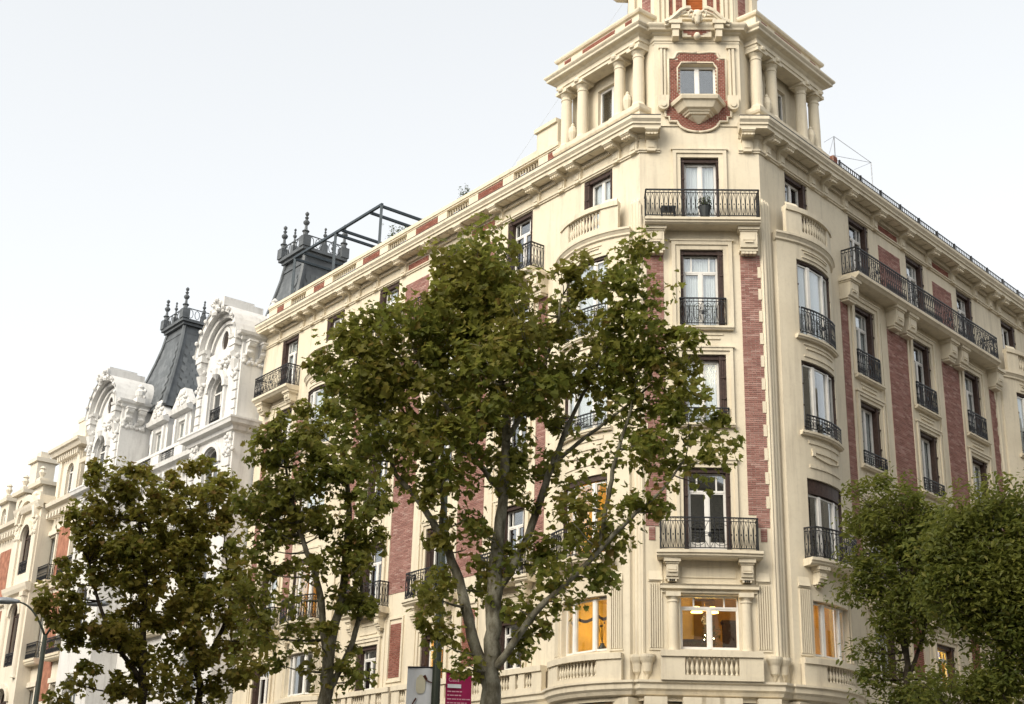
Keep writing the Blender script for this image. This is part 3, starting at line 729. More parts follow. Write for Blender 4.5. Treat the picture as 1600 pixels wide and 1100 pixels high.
# ---- entablature: architrave line, brackets, dentils, main cornice
cend = 1.2
ptsR = [(cend, 0), (HC, 0), tuple(PR(25.)[:2])][::-1]; ptsL = [(-HC, 0), tuple(PL(23.62)[:2])]
pathR = ptsR; pathL = [(-cend, 0)]+ptsL
for p in (pathR, pathL):
    put('architrave', sweep(p, [(0, 22.36), (.05, 22.36), (.05, 22.40), (.09, 22.42), (.09, 22.46), (0, 22.49)]).mesh('architrave', 'cream'), CB)
    put('cornice', sweep(p, [(0, 22.98), (.48, 22.98), (.48, 23.08), (.53, 23.10), (.53, 23.16), (.58, 23.22), (.60, 23.24), (.60, 23.34), (0, 23.38)]).mesh('cornice', 'cream'), CB)
    put('gutter', sweep(p, [(.50, 23.37), (.605, 23.345), (.605, 23.375), (.50, 23.40)]).mesh('gutter', 'lead'), CB)
    put('frieze_moulding', sweep(p, [(0, 22.86), (.05, 22.88), (.09, 22.94), (.09, 22.975), (0, 22.978)]).mesh('frieze_moulding', 'cream'), CB)
bru = [.2, 1.0, 2.85, 3.65, 4.95, 6.95, 8.95, 10.95, 12.85, 14.75, 16.05, 16.85, 18.75, 19.55, 20.4, 22.35]
for s in 'LR':
    for u in bru: put('bracket', bracket_mesh(), CB, FX(s, u+SH[s]))
    for a, b in [(bru[i]+.25, bru[i+1]-.25) for i in range(len(bru)-1)]:
        if b-a < .5: continue
        mb = MB(); x = a; L = b-a; n = int(L/.085)
        for i in range(n): q = -L/2+L*i/n; mb.box(q, q+.05, -.11, -.05, 22.80, 22.87)
        o = put('dentil_row', mb.mesh('dentil_row', 'cream'), CB, FX(s, (a+b)/2+SH[s])); o['kind'] = 'stuff'
for g in (-1, 1): put('bracket', bracket_mesh(), CB, FC @ T(g*1.47, 0, 0))
# soffit coffers between brackets
for s in 'LR':
    for i in range(len(bru)-1):
        a, b = bru[i]+.24+SH[s], bru[i+1]-.24+SH[s]
        if b-a < .5: continue
        L = (b-a); k = max(1, round(L/.55)); mb = MB()
        for j in range(k): mb.box(-L/2+L*j/k+.04, -L/2+L*(j+1)/k-.04, -.42, -.14, 22.955, 22.979)
        put('soffit_panel', mb.mesh('soffit_panel', 'cream'), CB, FX(s, (a+b)/2))

# ---- parapet of the left front, iron roof railing on the right
def par_piece(M, L, zt=24.38):
    mb = MB(); mb.box(-L/2, L/2, .02, .3, 23.36, 23.5); mb.box(-L/2, L/2, -.03, .34, zt-.14, zt); mb.box(-L/2, L/2, .0, .32, zt-.19, zt-.14); return mb
items = [(4.05, 4.5, 'b'), (5.0, 6.35, 'r'), (6.95, 8.4, 'b'), (8.95, 10.3, 'r'), (10.86, 12.3, 'b'), (12.9, 14.2, 'r'), (14.78, 16.0, 'b'), (16.5, 18.3, 'r'), (18.95, 19.8, 'b'), (20.45, 21.7, 'r'), (22.3, 22.9, 'b')]
M = FL; mb = MB(); x0, x1 = -23.6, -3.9
mb.box(x0, x1, .02, .3, 23.36, 23.52); mb.box(x0, x1, -.04, .36, 24.25, 24.38); mb.box(x0, x1, .0, .32, 24.19, 24.25)
edges = [-3.9]
for a, b, k in items: edges += [-a, -b]
edges.append(-23.6)
for i in range(0, len(edges), 2): mb.box(edges[i+1], edges[i], .02, .3, 23.52, 24.19)
for a, b, k in items:
    if k == 'b': mb.box(-b, -a, .06, .28, 23.52, 24.19)
pa = put('parapet', mb.mesh('parapet', 'cream'), CB, M)
for a, b, k in items:
    if k == 'b': part_bricks(CB, bricks(-(b-a)/2, (b-a)/2, 23.54, 24.17, seed=int(a*10)), FX('L', (a+b)/2) @ T(0, .05, 0), 'brick_red')
    else:
        n = round((b-a)/.15)
        for i in range(n): put('baluster', baluster_mesh(.67, .055), pa, FX('L', a+(b-a)*(i+.5)/n) @ T(0, .15, 23.52))
mb = MB()
mb.box(4.3, 25, -.42, -.40, 23.72, 23.76); mb.box(4.3, 25, -.42, -.40, 23.46, 23.49)
x = 4.3
while x < 25: mb.box(x, x+.02, -.42, -.40, 23.38, 23.74); x += .14
x = 4.3
while x < 25: mb.box(x-.03, x+.03, -.44, -.38, 23.37, 23.78); x += 1.4
put('roof_railing', mb.mesh('roof_railing', 'iron'), CB, FR)
part_bricks(CB, bricks(-.13, .13, 23.4, 24.1, seed=2), FX('R', 4.5) @ T(0, -.15, 0), 'brick_red', 'brick_pier')
mb = MB(); mb.box(-.132, .132, -.142, .15, 23.4, 24.09); put('pier_core', mb.mesh('pier_core', 'terracotta'), CB, FX('R', 4.5))
# stepped block beside the tower
mb = MB(); mb.box(-5.2, -4.1, .1, 2.2, 24.38, 25.25); mb.box(-5.28, -4.1, .02, 2.3, 25.25, 25.4); mb.box(-6.3, -5.2, .1, 1.6, 24.38, 24.62)
put('roof_block', mb.mesh('roof_block', 'cream'), CB, FL)

# ---- ground floor: piers with capitals, dark arched openings (only their tops show)
mb = wall(-HC, HC, 0, 5.9, [(-.85, -.1, .3, 5.0), (.1, .85, .3, 5.0)], .5, .35); put('ground_floor_wall', mb.mesh('ground_floor_wall', 'cream'), CB, FC)
for s in 'LR':
    g = sx(s); ops = [(g*(u+SH[s])-1.1, g*(u+SH[s])+1.1, .3, 5.1) for u in list(COLS.values())+list(BOWS.values())]
    a, b = (0, ENDU['R']) if g > 0 else (-ENDU['L'], 0); M = FR if g > 0 else FL
    put('ground_floor_wall', wall(a, b, 0, 5.9, ops, .5, .2).mesh('ground_floor_wall', 'cream'), CB, M)
    for u in list(COLS.values())+list(BOWS.values()):
        mb = MB(); mb.box(-1.1, 1.1, .55, .6, .3, 5.1); put('shop_window', mb.mesh('shop_window', 'glass'), CB, FX(s, u+SH[s]))
        mb = MB(); mb.box(-1.4, 1.4, 2.5, 2.6, .0, 5.6); put('shop_interior', mb.mesh('shop_interior', 'room_dark'), CB, FX(s, u+SH[s]))
def pier():
    mb = MB(); mb.box(-.24, .24, -.16, .36, 0, 5.3); mb.box(-.28, .28, -.2, .36, 5.3, 5.42); mb.prof([(.36, 5.42), (-.2, 5.42), (-.26, 5.6), (-.34, 5.78), (-.34, 5.98), (.36, 5.98)], -.3, .3); return mb.mesh('pier', 'cream')
pm = cached('pier', pier)
for x in (-1.5, -.48, .48, 1.5, 0): put('pier', pm, CB, FC @ T(x, -.02, 0))
for s in 'LR':
    for u in (.5, 3.9, 7.9, 11.9, 15.9, 19.6): put('pier', pm, CB, FX(s, u+SH[s]) @ T(0, -.02, 0))
mb = MB(); mb.box(-.9, .9, .9, .95, 0, 5.4); put('shop_interior', mb.mesh('shop_interior', 'room_dark'), CB, FC)
# ================================================================ corner tower (part of the corner building)
TS = {'L': 0., 'R': .14}
# centre face
TY = .04
opsT = [(-.58, .58, 24.48, 25.56)]
put('tower_wall', wall(-1.34, 1.34, 23.05, 26.3, opsT, .34, TY).mesh('tower_wall', 'cream'), CB, FC)
window(CB, FC @ T(0, TY, 24.48), 1.16, 1.08, 'two', None, False, room='room_dark', depth=.18)
def shape_top(x, z):
    x = abs(x)
    if x < .59 and 24.0 < z < 25.57: return False
    if z > 25.72: return x < (.62 if z < 25.86 else .50)
    return x < .88 and z > 23.9
part_bricks(CB, bricks(-.9, .9, 23.9, 26.0, shape_top, seed=4, bw=.122), FC @ T(0, TY, 0), 'brick_red')
def shape_low(x, z):
    x = abs(x)
    if z > 23.62: return x < 1.0
    if z > 23.46: return x < .88
    return x < sqrt(max(0, 1-((23.46-z)/.36)**2))*.62
part_bricks(CB, bricks(-1.02, 1.02, 23.1, 24.2, shape_low, seed=4, bw=.122), FC @ T(0, 0, 0), 'brick_red')
mb = MB()
arc = lambda g, cx, cz, r, a0, a1, n=6: [(g*(cx+r*cos(radians(a0+(a1-a0)*i/n))), TY-.015, cz+r*sin(radians(a0+(a1-a0)*i/n))) for i in range(n+1)]
for g in (-1, 1):
    mb.tube([(g*.90, TY-.015, 23.95), (g*.90, TY-.015, 25.72), (g*.78, TY-.015, 25.73)]+arc(g, .78, 25.83, .10, 270, 180)[1:]+arc(g, .56, 25.86, .10, 0, 90)[1:]+[(g*.40, TY-.015, 25.97), (g*.2, TY-.015, 25.95), (0, TY-.015, 25.945)], .042, 6)
    mb.tube([(g*1.02, -.015, 24.0), (g*1.02, -.015, 23.62), (g*.90, -.015, 23.62), (g*.90, -.015, 23.46), (g*.66, -.015, 23.46)]+[(g*.64*cos(t), -.015, 23.46-.37*sin(t)) for t in [pi/2*i/8 for i in range(1, 9)]], .042, 6)
    # inner reveal of the surround
    mb.tube([(g*.62, TY-.01, 24.5), (g*.62, TY-.01, 25.40), (g*.54, TY-.01, 25.52), (g*.5, TY-.01, 25.60), (0, TY-.01, 25.60)], .03, 4)
put('brick_border', mb.mesh('brick_border', 'cream', True), CB, FC)
def hexring(w, d, z): return [(-w, .06, z), (-w*.62, -d, z), (w*.62, -d, z), (w, .06, z)]
mb = MB(); mb.loft([hexring(q[0], q[1], 23.36+(q[2]-23.42)*.70) for q in ((.06, .04, 23.42), (.34, .2, 23.66), (.36, .22, 23.72), (.46, .28, 23.74), (.48, .3, 23.82), (.52, .34, 23.84), (.54, .36, 23.9), (.66, .44, 23.96), (.78, .5, 24.22), (.8, .52, 24.26), (.88, .57, 24.28), (.91, .6, 24.42), (.91, .6, 24.46))])
put('window_corbel', mb.mesh('window_corbel', 'cream'), CB, FC)
for g in (-1, 1):
    mb = MB()
    mb.box(g*1.02-.03, g*1.02+.03, TY-.06, TY+.003, 24.2, 26.08); mb.box(g*1.13-.04, g*1.13+.04, TY-.08, TY+.003, 24.2, 26.08); mb.box(g*1.07-.14, g*1.07+.14, TY-.1, TY+.003, 26.081, 26.16)
    put('pilaster', mb.mesh('pilaster', 'cream'), CB, FC)
for g in (-1, 1):
    mb = MB(); rings = []
    for y in (-.17, .05): rings.append([(.17*cos(a), y, .17*sin(a)) for a in [2*pi*i/14 for i in range(14)]])
    mb.loft(rings); mb.loft([[(.09*cos(a), y, .09*sin(a)) for a in [2*pi*i/10 for i in range(10)]] for y in (-.21, -.16)]); mb.box(-.17, .17, -.15, .05, .0, .34)
    put('scroll', mb.mesh('scroll', 'cream'), CB, FC @ T(g*1.08, 0, 23.98))
# wings
WU0, WU1 = 0.0, 4.05
def wing(s):
    g = sx(s); u0, u1 = WU0+TS[s], WU1+TS[s]; M = FR if s == 'R' else FL
    X = lambda a, b: (g*a, g*b) if g > 0 else (g*b, g*a)
    c = (u0+u1)/2
    # back wall with window, stylobate, returns
    a, b = X(u0+.1, u1-.1); w0, w1 = X(c-.62, c+.62)
    put('wing_wall', wall(a, b, 23.36, 26.35, [(w0, w1, 24.35, 25.95)], .25, .62).mesh('wing_wall', 'cream'), CB, M)
    window(CB, M @ T(g*c, .62, 24.35), 1.24, 1.6, 'two', None, False, room='room_dark', depth=.12)
    P = lambda uu, off: ((PR if s == 'R' else PL)(uu, off)).to_2d()
    # outline of the wing: walked with the outside on the left
    q = [P(u0, -1.1), P(u0, 0), P(u1, 0), P(u1, -1.8)]
    path = [(p.x, p.y) for p in q]
    if s == 'R': path = path[::-1]
    put('stylobate', sweep(path, [(0, 23.36), (.06, 23.36), (.06, 23.5), (0, 23.52), (0, 23.85), (.05, 23.88), (.08, 23.94), (.08, 24.06), (-.5, 24.08), (-.5, 23.36)]).mesh('stylobate', 'cream'), CB)
    put('entablature', sweep(path, [(-.52, 26.28), (-.02, 26.28), (-.02, 26.38), (.02, 26.39), (.02, 26.47), (.0, 26.48), (.0, 26.56), (.06, 26.60), (.10, 26.64), (.24, 26.68), (.26, 26.70), (.26, 26.76), (.31, 26.81), (.33, 26.84), (.33, 26.89), (-.52, 26.92)]).mesh('entablature', 'cream'), CB)
    put('attic', sweep(path, [(-.5, 26.9), (.02, 26.9), (.02, 27.0), (-.02, 27.02), (-.02, 27.42), (.05, 27.44), (.08, 27.5), (.08, 27.56), (-.5, 27.58)]).mesh('attic', 'cream'), CB)
    aa, bb = X(u0-.02, u1+.02)
    rf = MB(); rf.box(aa+.05, bb-.05, .1, 1.7, 27.3, 27.5); put('wing_roof', rf.mesh('wing_roof', 'soffit_grey'), CB, M)
    rf = MB(); rf.box(aa+.06, bb-.06, .05, .63, 26.35, 26.5); put('loggia_ceiling', rf.mesh('loggia_ceiling', 'soffit_grey'), CB, M)
    for uu in (.3, 1.18, 3.0, 3.82):
        x = uu+TS[s]; mb = MB(); r = .19
        mb.box(-.25, .25, -.25, .25, 24.06, 24.16)
        mb.lathe([(r*1.22, 24.16), (r*1.25, 24.2), (r*1.08, 24.26), (r, 24.3), (r*1.0, 25.0), (r*.9, 25.92), (r*1.02, 25.94), (r*1.02, 25.98), (r*.88, 26.0), (r*.9, 26.06), (r*1.2, 26.14), (r*1.25, 26.17)], n=18); mb.box(-.27, .27, -.27, .27, 26.17, 26.28)
        mb.lathe([(.001, 26.2), (.11, 26.24), (.13, 26.31), (.08, 26.4), (.001, 26.42)], 0, -.24, 8)
        col = put('column', cached('tower_column', lambda: mb.mesh('column', 'cream')), CB, M @ T(g*x, .25, 0))
    for p in (.74, 3.41):
        mb = MB(); mb.box(-.13, .13, -.13, .13, 24.06, 24.2); mb.lathe([(.06, 24.2), (.1, 24.26), (.13, 24.38), (.16, 24.55), (.13, 24.72), (.06, 24.8), (.07, 24.84), (.02, 24.92)], n=10)
        put('urn', cached('urn', lambda: mb.mesh('urn', 'cream', False)), CB, M @ T(g*(p+TS[s]), .18, 0))
    for a, b in ((.35, .66), (1.15, 2.75), (3.35, 3.68)):
        part_bricks(CB, bricks(-(b-a)/2, (b-a)/2, 27.06, 27.38, seed=7), M @ T(g*((a+b)/2+TS[s]), .02, 0), 'brick_red')
for s in 'LR': wing(s)
# centre entablature and broken pediment
pc = [(1.62, .62), (1.34, .04), (-1.34, .04), (-1.62, .62)]
put('entablature', sweep(pc, [(-.4, 26.28), (0, 26.28), (0, 26.38), (.03, 26.39), (.03, 26.47), (.0, 26.48), (.0, 26.58), (.08, 26.62), (.10, 26.66), (.22, 26.68), (.24, 26.74), (.29, 26.80), (.31, 26.84), (.31, 26.89), (-.4, 26.92)]).mesh('entablature', 'cream'), CB)
mb = MB(); mb.box(-.46, .46, -.12, .0, 26.45, 26.93)          # tympanum block
put('tympanum', mb.mesh('tympanum', 'cream'), CB, FC)
part_bricks(CB, bricks(-.42, .42, 26.46, 26.98, lambda x, z: z < 26.98-abs(x)*.35 and z > 26.44+abs(x)*.5, seed=4), FC @ T(0, -.12, 0), 'brick_red')
for g in (-1, 1):
    mb = MB()
    pts = [(g*1.02, -.33, 26.86), (g*.86, -.34, 26.92), (g*.70, -.36, 27.06), (g*.52, -.38, 27.24), (g*.34, -.38, 27.33), (g*.2, -.36, 27.34)]
    for k, (rr, dz, dy) in enumerate(((.055, 0, 0), (.045, -.1, .06), (.035, .075, .02))): mb.tube([(x, y+dy, z+dz) for x, y, z in pts], rr, 6)
    mb.box(min(g*.48, g*.9), max(g*.48, g*.9), -.38, .0, 26.80, 26.93); mb.box(min(g*.54, g*.82), max(g*.54, g*.82), -.34, .02, 26.62, 26.80); mb.box(min(g*.58, g*.78), max(g*.58, g*.78), -.30, .02, 26.36, 26.62)
    put('broken_pediment', mb.mesh('broken_pediment', 'cream'), CB, FC)
mb = MB()                                                     # carved animal head between the scrolls
secs = [(26.72, .05, .05), (26.78, .085, .09), (26.86, .10, .12), (26.95, .12, .13), (27.05, .17, .14), (27.14, .20, .15), (27.24, .19, .13), (27.32, .15, .1)]
mb.loft([[(w_*cos(a), -.42-d_*sin(a)*1.0, z) for a in [2*pi*i/12 for i in range(12)]] for z, w_, d_ in secs])
for g in (-1, 1):
    mb.tube([(g*.12, -.46, 27.22), (g*.24, -.48, 27.30), (g*.33, -.46, 27.22), (g*.32, -.46, 27.08), (g*.24, -.48, 27.0)], [.06, .06, .05, .04, .02], 7); mb.ball((g*.11, -.56, 27.08), .03, .03, .035); mb.box(g*.17-.03, g*.17+.03, -.45, -.3, 26.88, 27.1)
    mb.tube([(g*.05, -.5, 26.82), (g*.055, -.52, 26.78)], .015, 5)
mb.lathe([(.02, 26.3), (.12, 26.36), (.14, 26.44), (.10, 26.52), (.03, 26.55)], 0, -.34, 10)
mb.v = [(x*.82, -.36+(y+.42)*.8, 26.98+(z-27.0)*.84) if z > 26.6 else (x*.8, y+.16, z) for x, y, z in mb.v]; put('carved_head', mb.mesh('carved_head', 'cream', True), CB, FC)
# upper stage
US = .42
mb = wall(-1.30, 1.30, 26.9, 30.2, [(-.27, .27, 27.62, 29.4)], .2, US)
put('lantern_wall', mb.mesh('lantern_wall', 'cream'), CB, FC)
mb = MB(); mb.box(-.27, .27, US+.12, US+.16, 27.62, 29.4)
for i in range(22): z = 27.64+i*.08; mb.box(-.26, .26, US+.095, US+.13, z, z+.055)
put('roller_blind', mb.mesh('roller_blind', 'orange_blind'), CB, FC)
mb = MB()
for x in (-1.18, -1.02, -.88, .88, 1.02, 1.18): mb.box(x-.045, x+.045, US-.07, US+.003, 27.05, 30.2)
for x in (-.34, .34): mb.box(x-.06, x+.06, US-.05, US+.003, 27.6, 30.2)
mb.box(-.72, .72, US-.16, US+.003, 27.5, 27.58); mb.box(-.66, .66, US-.1, US+.003, 27.40, 27.499)
put('rib_set', mb.mesh('rib_set', 'cream'), CB, FC)
for x, W in ((-.5, .1), (.5, .1), (-.76, .05), (.76, .05)): part_bricks(CB, bricks(-W, W, 27.62, 29.4, seed=5), FC @ T(x, US, 0), 'brick_red')
for g in (-1, 1):
    # splayed flank with a pointed brick panel
    Mx = FC @ T(g*1.30, US, 0) @ RZ(g*radians(42)); x0, x1 = (0, 1.0) if g > 0 else (-1.0, 0)
    put('lantern_wall', wall(x0, x1, 26.9, 30.2, [], .2, 0).mesh('lantern_wall', 'cream'), CB, Mx)
    part_bricks(CB, bricks(-.17, .17, 27.5, 29.6, lambda x, z: z > 27.5+abs(x)*.8, seed=6), Mx @ T(g*.32, 0, 0))
    mb = MB(); mb.box(min(g*.72, g*.98), max(g*.72, g*.98), -.12, .0, 27.5, 30.2); put('corner_pier', mb.mesh('corner_pier', 'cream'), CB, Mx)
mb = MB(); mb.box(-2.0, 2.0, US+.8, US+3.6, 26.9, 30.2); put('lantern_core', mb.mesh('lantern_core', 'cream'), CB, FC)
pl = [(2.3, 3.5), (2.15, 1.05), (1.35, .38), (-1.35, .38), (-2.15, 1.05), (-2.3, 3.5)]
put('lantern_cornice', sweep(pl, [(-.6, 30.2), (.1, 30.2), (.35, 30.4), (.4, 30.55), (-.6, 30.6)]).mesh('lantern_cornice', 'cream'), CB)
mb = MB(); mb.lathe([(2.3, 30.55), (2.2, 31.2), (1.8, 32.2), (1.1, 33.0), (.3, 33.4), (.1, 34.4)], 0, 2.2, 16); put('dome', mb.mesh('dome', 'zinc'), CB, FC)

# plain walls that close the valley between the centre face and the two wings
for s in 'LR':
    g = sx(s); e = (PR if s == 'R' else PL)(.1+TS[s], -.62); e2 = (PR if s == 'R' else PL)(.75+TS[s], -.62); mb = MB()
    pts = [(g*1.31, .05), (g*1.5, .30), (g*1.62, .52), (e2.x, e2.y)]
    for i in range(3): p, q = pts[i], pts[i+1]; mb.poly([(p[0], p[1], 23.36), (q[0], q[1], 23.36), (q[0], q[1], 26.9), (p[0], p[1], 26.9)])
    put('valley_wall', mb.mesh('valley_wall', 'cream'), CB)
# ================================================================ white building next door (frame of the left street front)
FU = lambda u, off=0., z=0.: FL @ T(-u, -off, z)
WB = thing('white_building', 'ornate white stucco building with two arched gables and dark slate pavilion roofs', 'building', tuple(PL(32, 0, 0)))
def wput(name, mb, M, mat='white_stucco', parent=None, smooth=False): return put(name, mb.mesh(name, mat, smooth), parent or WB, M)
def arch_ring(cx, z0, r, y0, y1, t, n=14, a0=0., a1=pi):
    mb = MB(); 
    for i in range(n):
        a, b = a0+(a1-a0)*i/n, a0+(a1-a0)*(i+1)/n; p = lambda q, rr: (cx+rr*cos(q), z0+rr*sin(q))
        ring = lambda q: [(p(q, r)[0], y0, p(q, r)[1]), (p(q, r+t)[0], y0, p(q, r+t)[1]), (p(q, r+t)[0], y1, p(q, r+t)[1]), (p(q, r)[0], y1, p(q, r)[1])]
        mb.loft([ring(a), ring(b)])
    return mb
def merge(a, b):
    o = len(a.v); a.v += b.v; a.f += [[i+o for i in q] for q in b.f]; a.m += b.m; return a
def arched_window(parent, M, w, h, mat_f='frame_white', room='room_dark', rail=True):
    """opening bottom centre at M, half-round head"""
    r = w/2; mb = MB(); zt = h-r
    for x in (-r, r-.07, -.04): mb.box(x, x+(.07 if x != -.04 else .08), .16, .22, 0, zt)
    mb.box(-r, r, .16, .22, zt-.04, zt+.03); mb = merge(mb, arch_ring(0, zt, r-.07, .16, .22, .07, 10))
    o = put('window', mb.mesh('window', mat_f), parent, M)
    mb = MB(); mb.poly([(-r, .2, 0), (r, .2, 0)]+[(r*cos(pi*i/12), .2, zt+r*sin(pi*i/12)) for i in range(13)]); put('pane', mb.mesh('pane', 'glass'), o, M)
    mb = MB(); mb.box(-r-.1, r+.1, .9, .95, -.1, h+.1); put('room', mb.mesh('room', room), o, M)
    if rail: put('railing', cached(('rp', w), lambda: iron_panel(w*.98, .7, 'oval').mesh('railing', 'iron')), o, M @ T(0, .05, .02))
    return o
def wall_arch(x0, x1, z0, z1, cx, wz0, w, h, depth=.3, n=12, y=0.):
    """wall skin with one round-headed opening"""
    mb = MB(); r = w/2; zt = wz0+h-r; P = lambda x, z: (x, y, z)
    mb.poly([P(x0, z0), P(x1, z0), P(x1, wz0), P(x0, wz0)]); mb.poly([P(x0, wz0), P(cx-r, wz0), P(cx-r, zt), P(x0, zt)]); mb.poly([P(cx+r, wz0), P(x1, wz0), P(x1, zt), P(cx+r, zt)])
    for i in range(n):
        a, b = pi-pi*i/n, pi-pi*(i+1)/n; xa, xb = cx+r*cos(a), cx+r*cos(b); za, zb = zt+r*sin(a), zt+r*sin(b)
        mb.poly([P(xa, za), P(xb, zb), P(xb, z1), P(xa, z1)]); mb.poly([(xa, y, za), (xa, y+depth, za), (xb, y+depth, zb), (xb, y, zb)])
    mb.poly([P(x0, zt), P(cx-r, zt), P(cx-r, z1), P(x0, z1)]); mb.poly([P(cx+r, zt), P(x1, zt), P(x1, z1), P(cx+r, z1)])
    for x in (cx-r, cx+r): mb.poly([(x, y, wz0), (x, y+depth, wz0), (x, y+depth, zt), (x, y, zt)])
    mb.poly([(cx-r, y, wz0), (cx+r, y, wz0), (cx+r, y+depth, wz0), (cx-r, y+depth, wz0)]); return mb
def white_bay(c, W=2.0, off=1.0):
    M = FU(c, off)
    # shaft: three storeys of arched windows on the front, plain flanks
    zs = [(.0, 6.2), (6.2, 10.6), (10.6, 14.8), (14.8, 18.7)]
    for i, (a, b) in enumerate(zs):
        wput('bay_wall', wall_arch(-W, W, a, b, 0, a+.5, 1.5, min(b-a-1.0, 2.9)), M); arched_window(WB, M @ T(0, 0, a+.5), 1.5, min(b-a-1.0, 2.9))
        wput('arch_moulding', arch_ring(0, a+.5+min(b-a-1.0, 2.9)-.75, .80, -.10, .0, .18, 12), M)
    for g in (-1, 1):
        mb = MB(); mb.poly([(g*W, 0, 0), (g*W, 1.6, 0), (g*W, 1.6, 22.7), (g*W, 0, 22.7)]); wput('bay_side', mb, M)
        mb = MB()
        k = 0
        while k < 16: z = 15.0+k*.42; mb.box(g*(W-.32)-.2, g*(W-.32)+.2, -.09, .0, z, z+.34); k += 1
        wput('quoin_strip', mb, M)
    # cornice under the top storey, wrapping the flanks
    pr = [(0, 18.55), (.16, 18.6), (.2, 18.75), (.42, 18.82), (.46, 18.95), (.5, 19.0), (.5, 19.08), (0, 19.12)]
    P = lambda x, y: (M @ Vector((x, y, 0))).to_2d()
    path = [P(W, 1.5), P(W, 0), P(-W, 0), P(-W, 1.5)]
    put('cornice', sweep([(p.x, p.y) for p in path], pr).mesh('cornice', 'white_stucco'), WB)
    # top storey and gable
    wput('bay_wall', wall_arch(-W, W, 19.1, 22.7, 0, 19.35, 1.3, 2.1), M); arched_window(WB, M @ T(0, 0, 19.35), 1.3, 2.1)
    for x in (-.85, .68): mb = MB(); mb.box(x, x+.17, -.12, .0, 19.3, 21.3); wput('window_jamb', mb, M)
    mb = arch_ring(0, 20.85, .7, -.2, 0., .22, 12); mb.lathe([(.05, 21.3), (.22, 21.5), (.26, 21.75), (.12, 21.98)], 0, -.12, 8); wput('window_hood', mb, M)
    # scrolled consoles and impost
    for g in (-1, 1):
        mb = MB(); x = g*(W-.42); mb.box(x-.3, x+.3, -.34, 0, 22.45, 22.75); mb.prof([(0, 22.45), (-.3, 22.45), (-.3, 22.2), (-.14, 21.95), (0, 21.9)], x-.2, x+.2)
        mb.lathe([(.02, 21.25), (.16, 21.35), (.24, 21.6), (.3, 21.8)], x, -.05, 8)
        wput('impost_console', mb, M)
    put('cornice', sweep([(p.x, p.y) for p in [P(W, 1.5), P(W, 0), P(W-.85, 0)]], [(0, 22.6), (.12, 22.66), (.14, 22.8), (.3, 22.86), (.34, 22.98), (0, 23.02)]).mesh('cornice', 'white_stucco'), WB)
    put('cornice', sweep([(p.x, p.y) for p in [P(-W+.85, 0), P(-W, 0), P(-W, 1.5)]], [(0, 22.6), (.12, 22.66), (.14, 22.8), (.3, 22.86), (.34, 22.98), (0, 23.02)]).mesh('cornice', 'white_stucco'), WB)
    for xx in (.30, .95):                                          # paired scroll consoles on the flank
        def fc():
            m = MB(); m.prof([(0, 22.62), (-.36, 22.62), (-.38, 22.48), (-.30, 22.36), (-.20, 22.34), (-.16, 22.22), (-.22, 22.10), (-.12, 21.96), (0, 21.92)], -.17, .17); m.box(-.21, .21, -.42, 0, 22.55, 22.625)
            for z in (22.44, 22.12): m.ball((0, -.26 if z > 22.3 else -.15, z), .19, .1, .1, 8, 5)
            return m.mesh('flank_console', 'white_stucco')
        put('flank_console', cached('flank_console', fc), WB, M @ T(W, xx, 0) @ RZ(pi/2))
    mb = MB(); rr = random.Random(5)
    for i in range(26): mb.ball((W+.02, rr.uniform(.1, 1.3), 21.6+rr.uniform(0, .4)), .09, .12, .10, 6, 4)
    for i in range(30): mb.ball((rr.choice((-1, 1))*(W-.42)+rr.gauss(0, .16), -.1, 21.0+rr.uniform(0, 1.1)), .09, .09, .11, 6, 4)
    for i in range(22): mb.ball((rr.gauss(0, .45), -.08, 21.75+rr.uniform(0, .5)), .1, .09, .1, 6, 4)
    for i in range(40): mb.ball((rr.choice((-1, 1))*(W-.4)+rr.gauss(0, .2), -.08, 17.6+rr.uniform(0, .9)), .1, .1, .11, 6, 4)
    o = wput('carved_garland', mb, M, smooth=True); o['kind'] = 'stuff'
    # gable field, oval window, big arch and barrel roof
    r = 1.72; mb = MB(); n = 18
    mb.poly([(r*cos(pi*i/n), .2, 22.7+r*1.08*sin(pi*i/n)) for i in range(n+1)]); mb.poly([(-W, .02, 22.0), (W, .02, 22.0), (W, .02, 22.72), (-W, .02, 22.72)]); wput('gable', mb, M)
    for rr, t, y in ((1.72, .26, -.34), (1.5, .22, -.1), (1.25, .14, .08)):
        wput('arch_moulding', arch_ring(0, 22.7, rr, y, .22, t, 20), M)
    mb = MB(); ell = lambda q, y, k: (.30*q*cos(k), y+.18, 23.2+.46*q*sin(k))
    for i in range(16):
        a, b = 2*pi*i/16, 2*pi*(i+1)/16; mb.loft([[ell(1, -.08, a), ell(1.45, -.08, a), ell(1.45, .03, a), ell(1, .03, a)], [ell(1, -.08, b), ell(1.45, -.08, b), ell(1.45, .03, b), ell(1, .03, b)]])
    wput('oval_moulding', mb, M)
    mb = MB(); mb.poly([ell(1, .0, 2*pi*i/16) for i in range(16)]); wput('oval_window', mb, M, 'room_dark')
    mb = MB()
    for i in range(n):
        a, b = pi*i/n, pi*(i+1)/n; R = 1.98; mb.poly([(R*cos(a), -.4, 22.72+R*sin(a)), (R*cos(b), -.4, 22.72+R*sin(b)), (R*cos(b), 2.6, 22.72+R*sin(b)), (R*cos(a), 2.6, 22.72+R*sin(a))])
    mb.poly([(1.98*cos(pi*i/n), 2.6, 22.72+1.98*sin(pi*i/n)) for i in range(n+1)]); wput('barrel_roof', mb, M)
    mb = MB(); mb.box(-.42, .42, -.35, 1.6, 24.5, 25.0); mb.box(-.3, .3, -.3, 1.2, 25.0, 25.15)
    wput('crest_block', mb, M); mb = MB(); rr = random.Random(int(c))
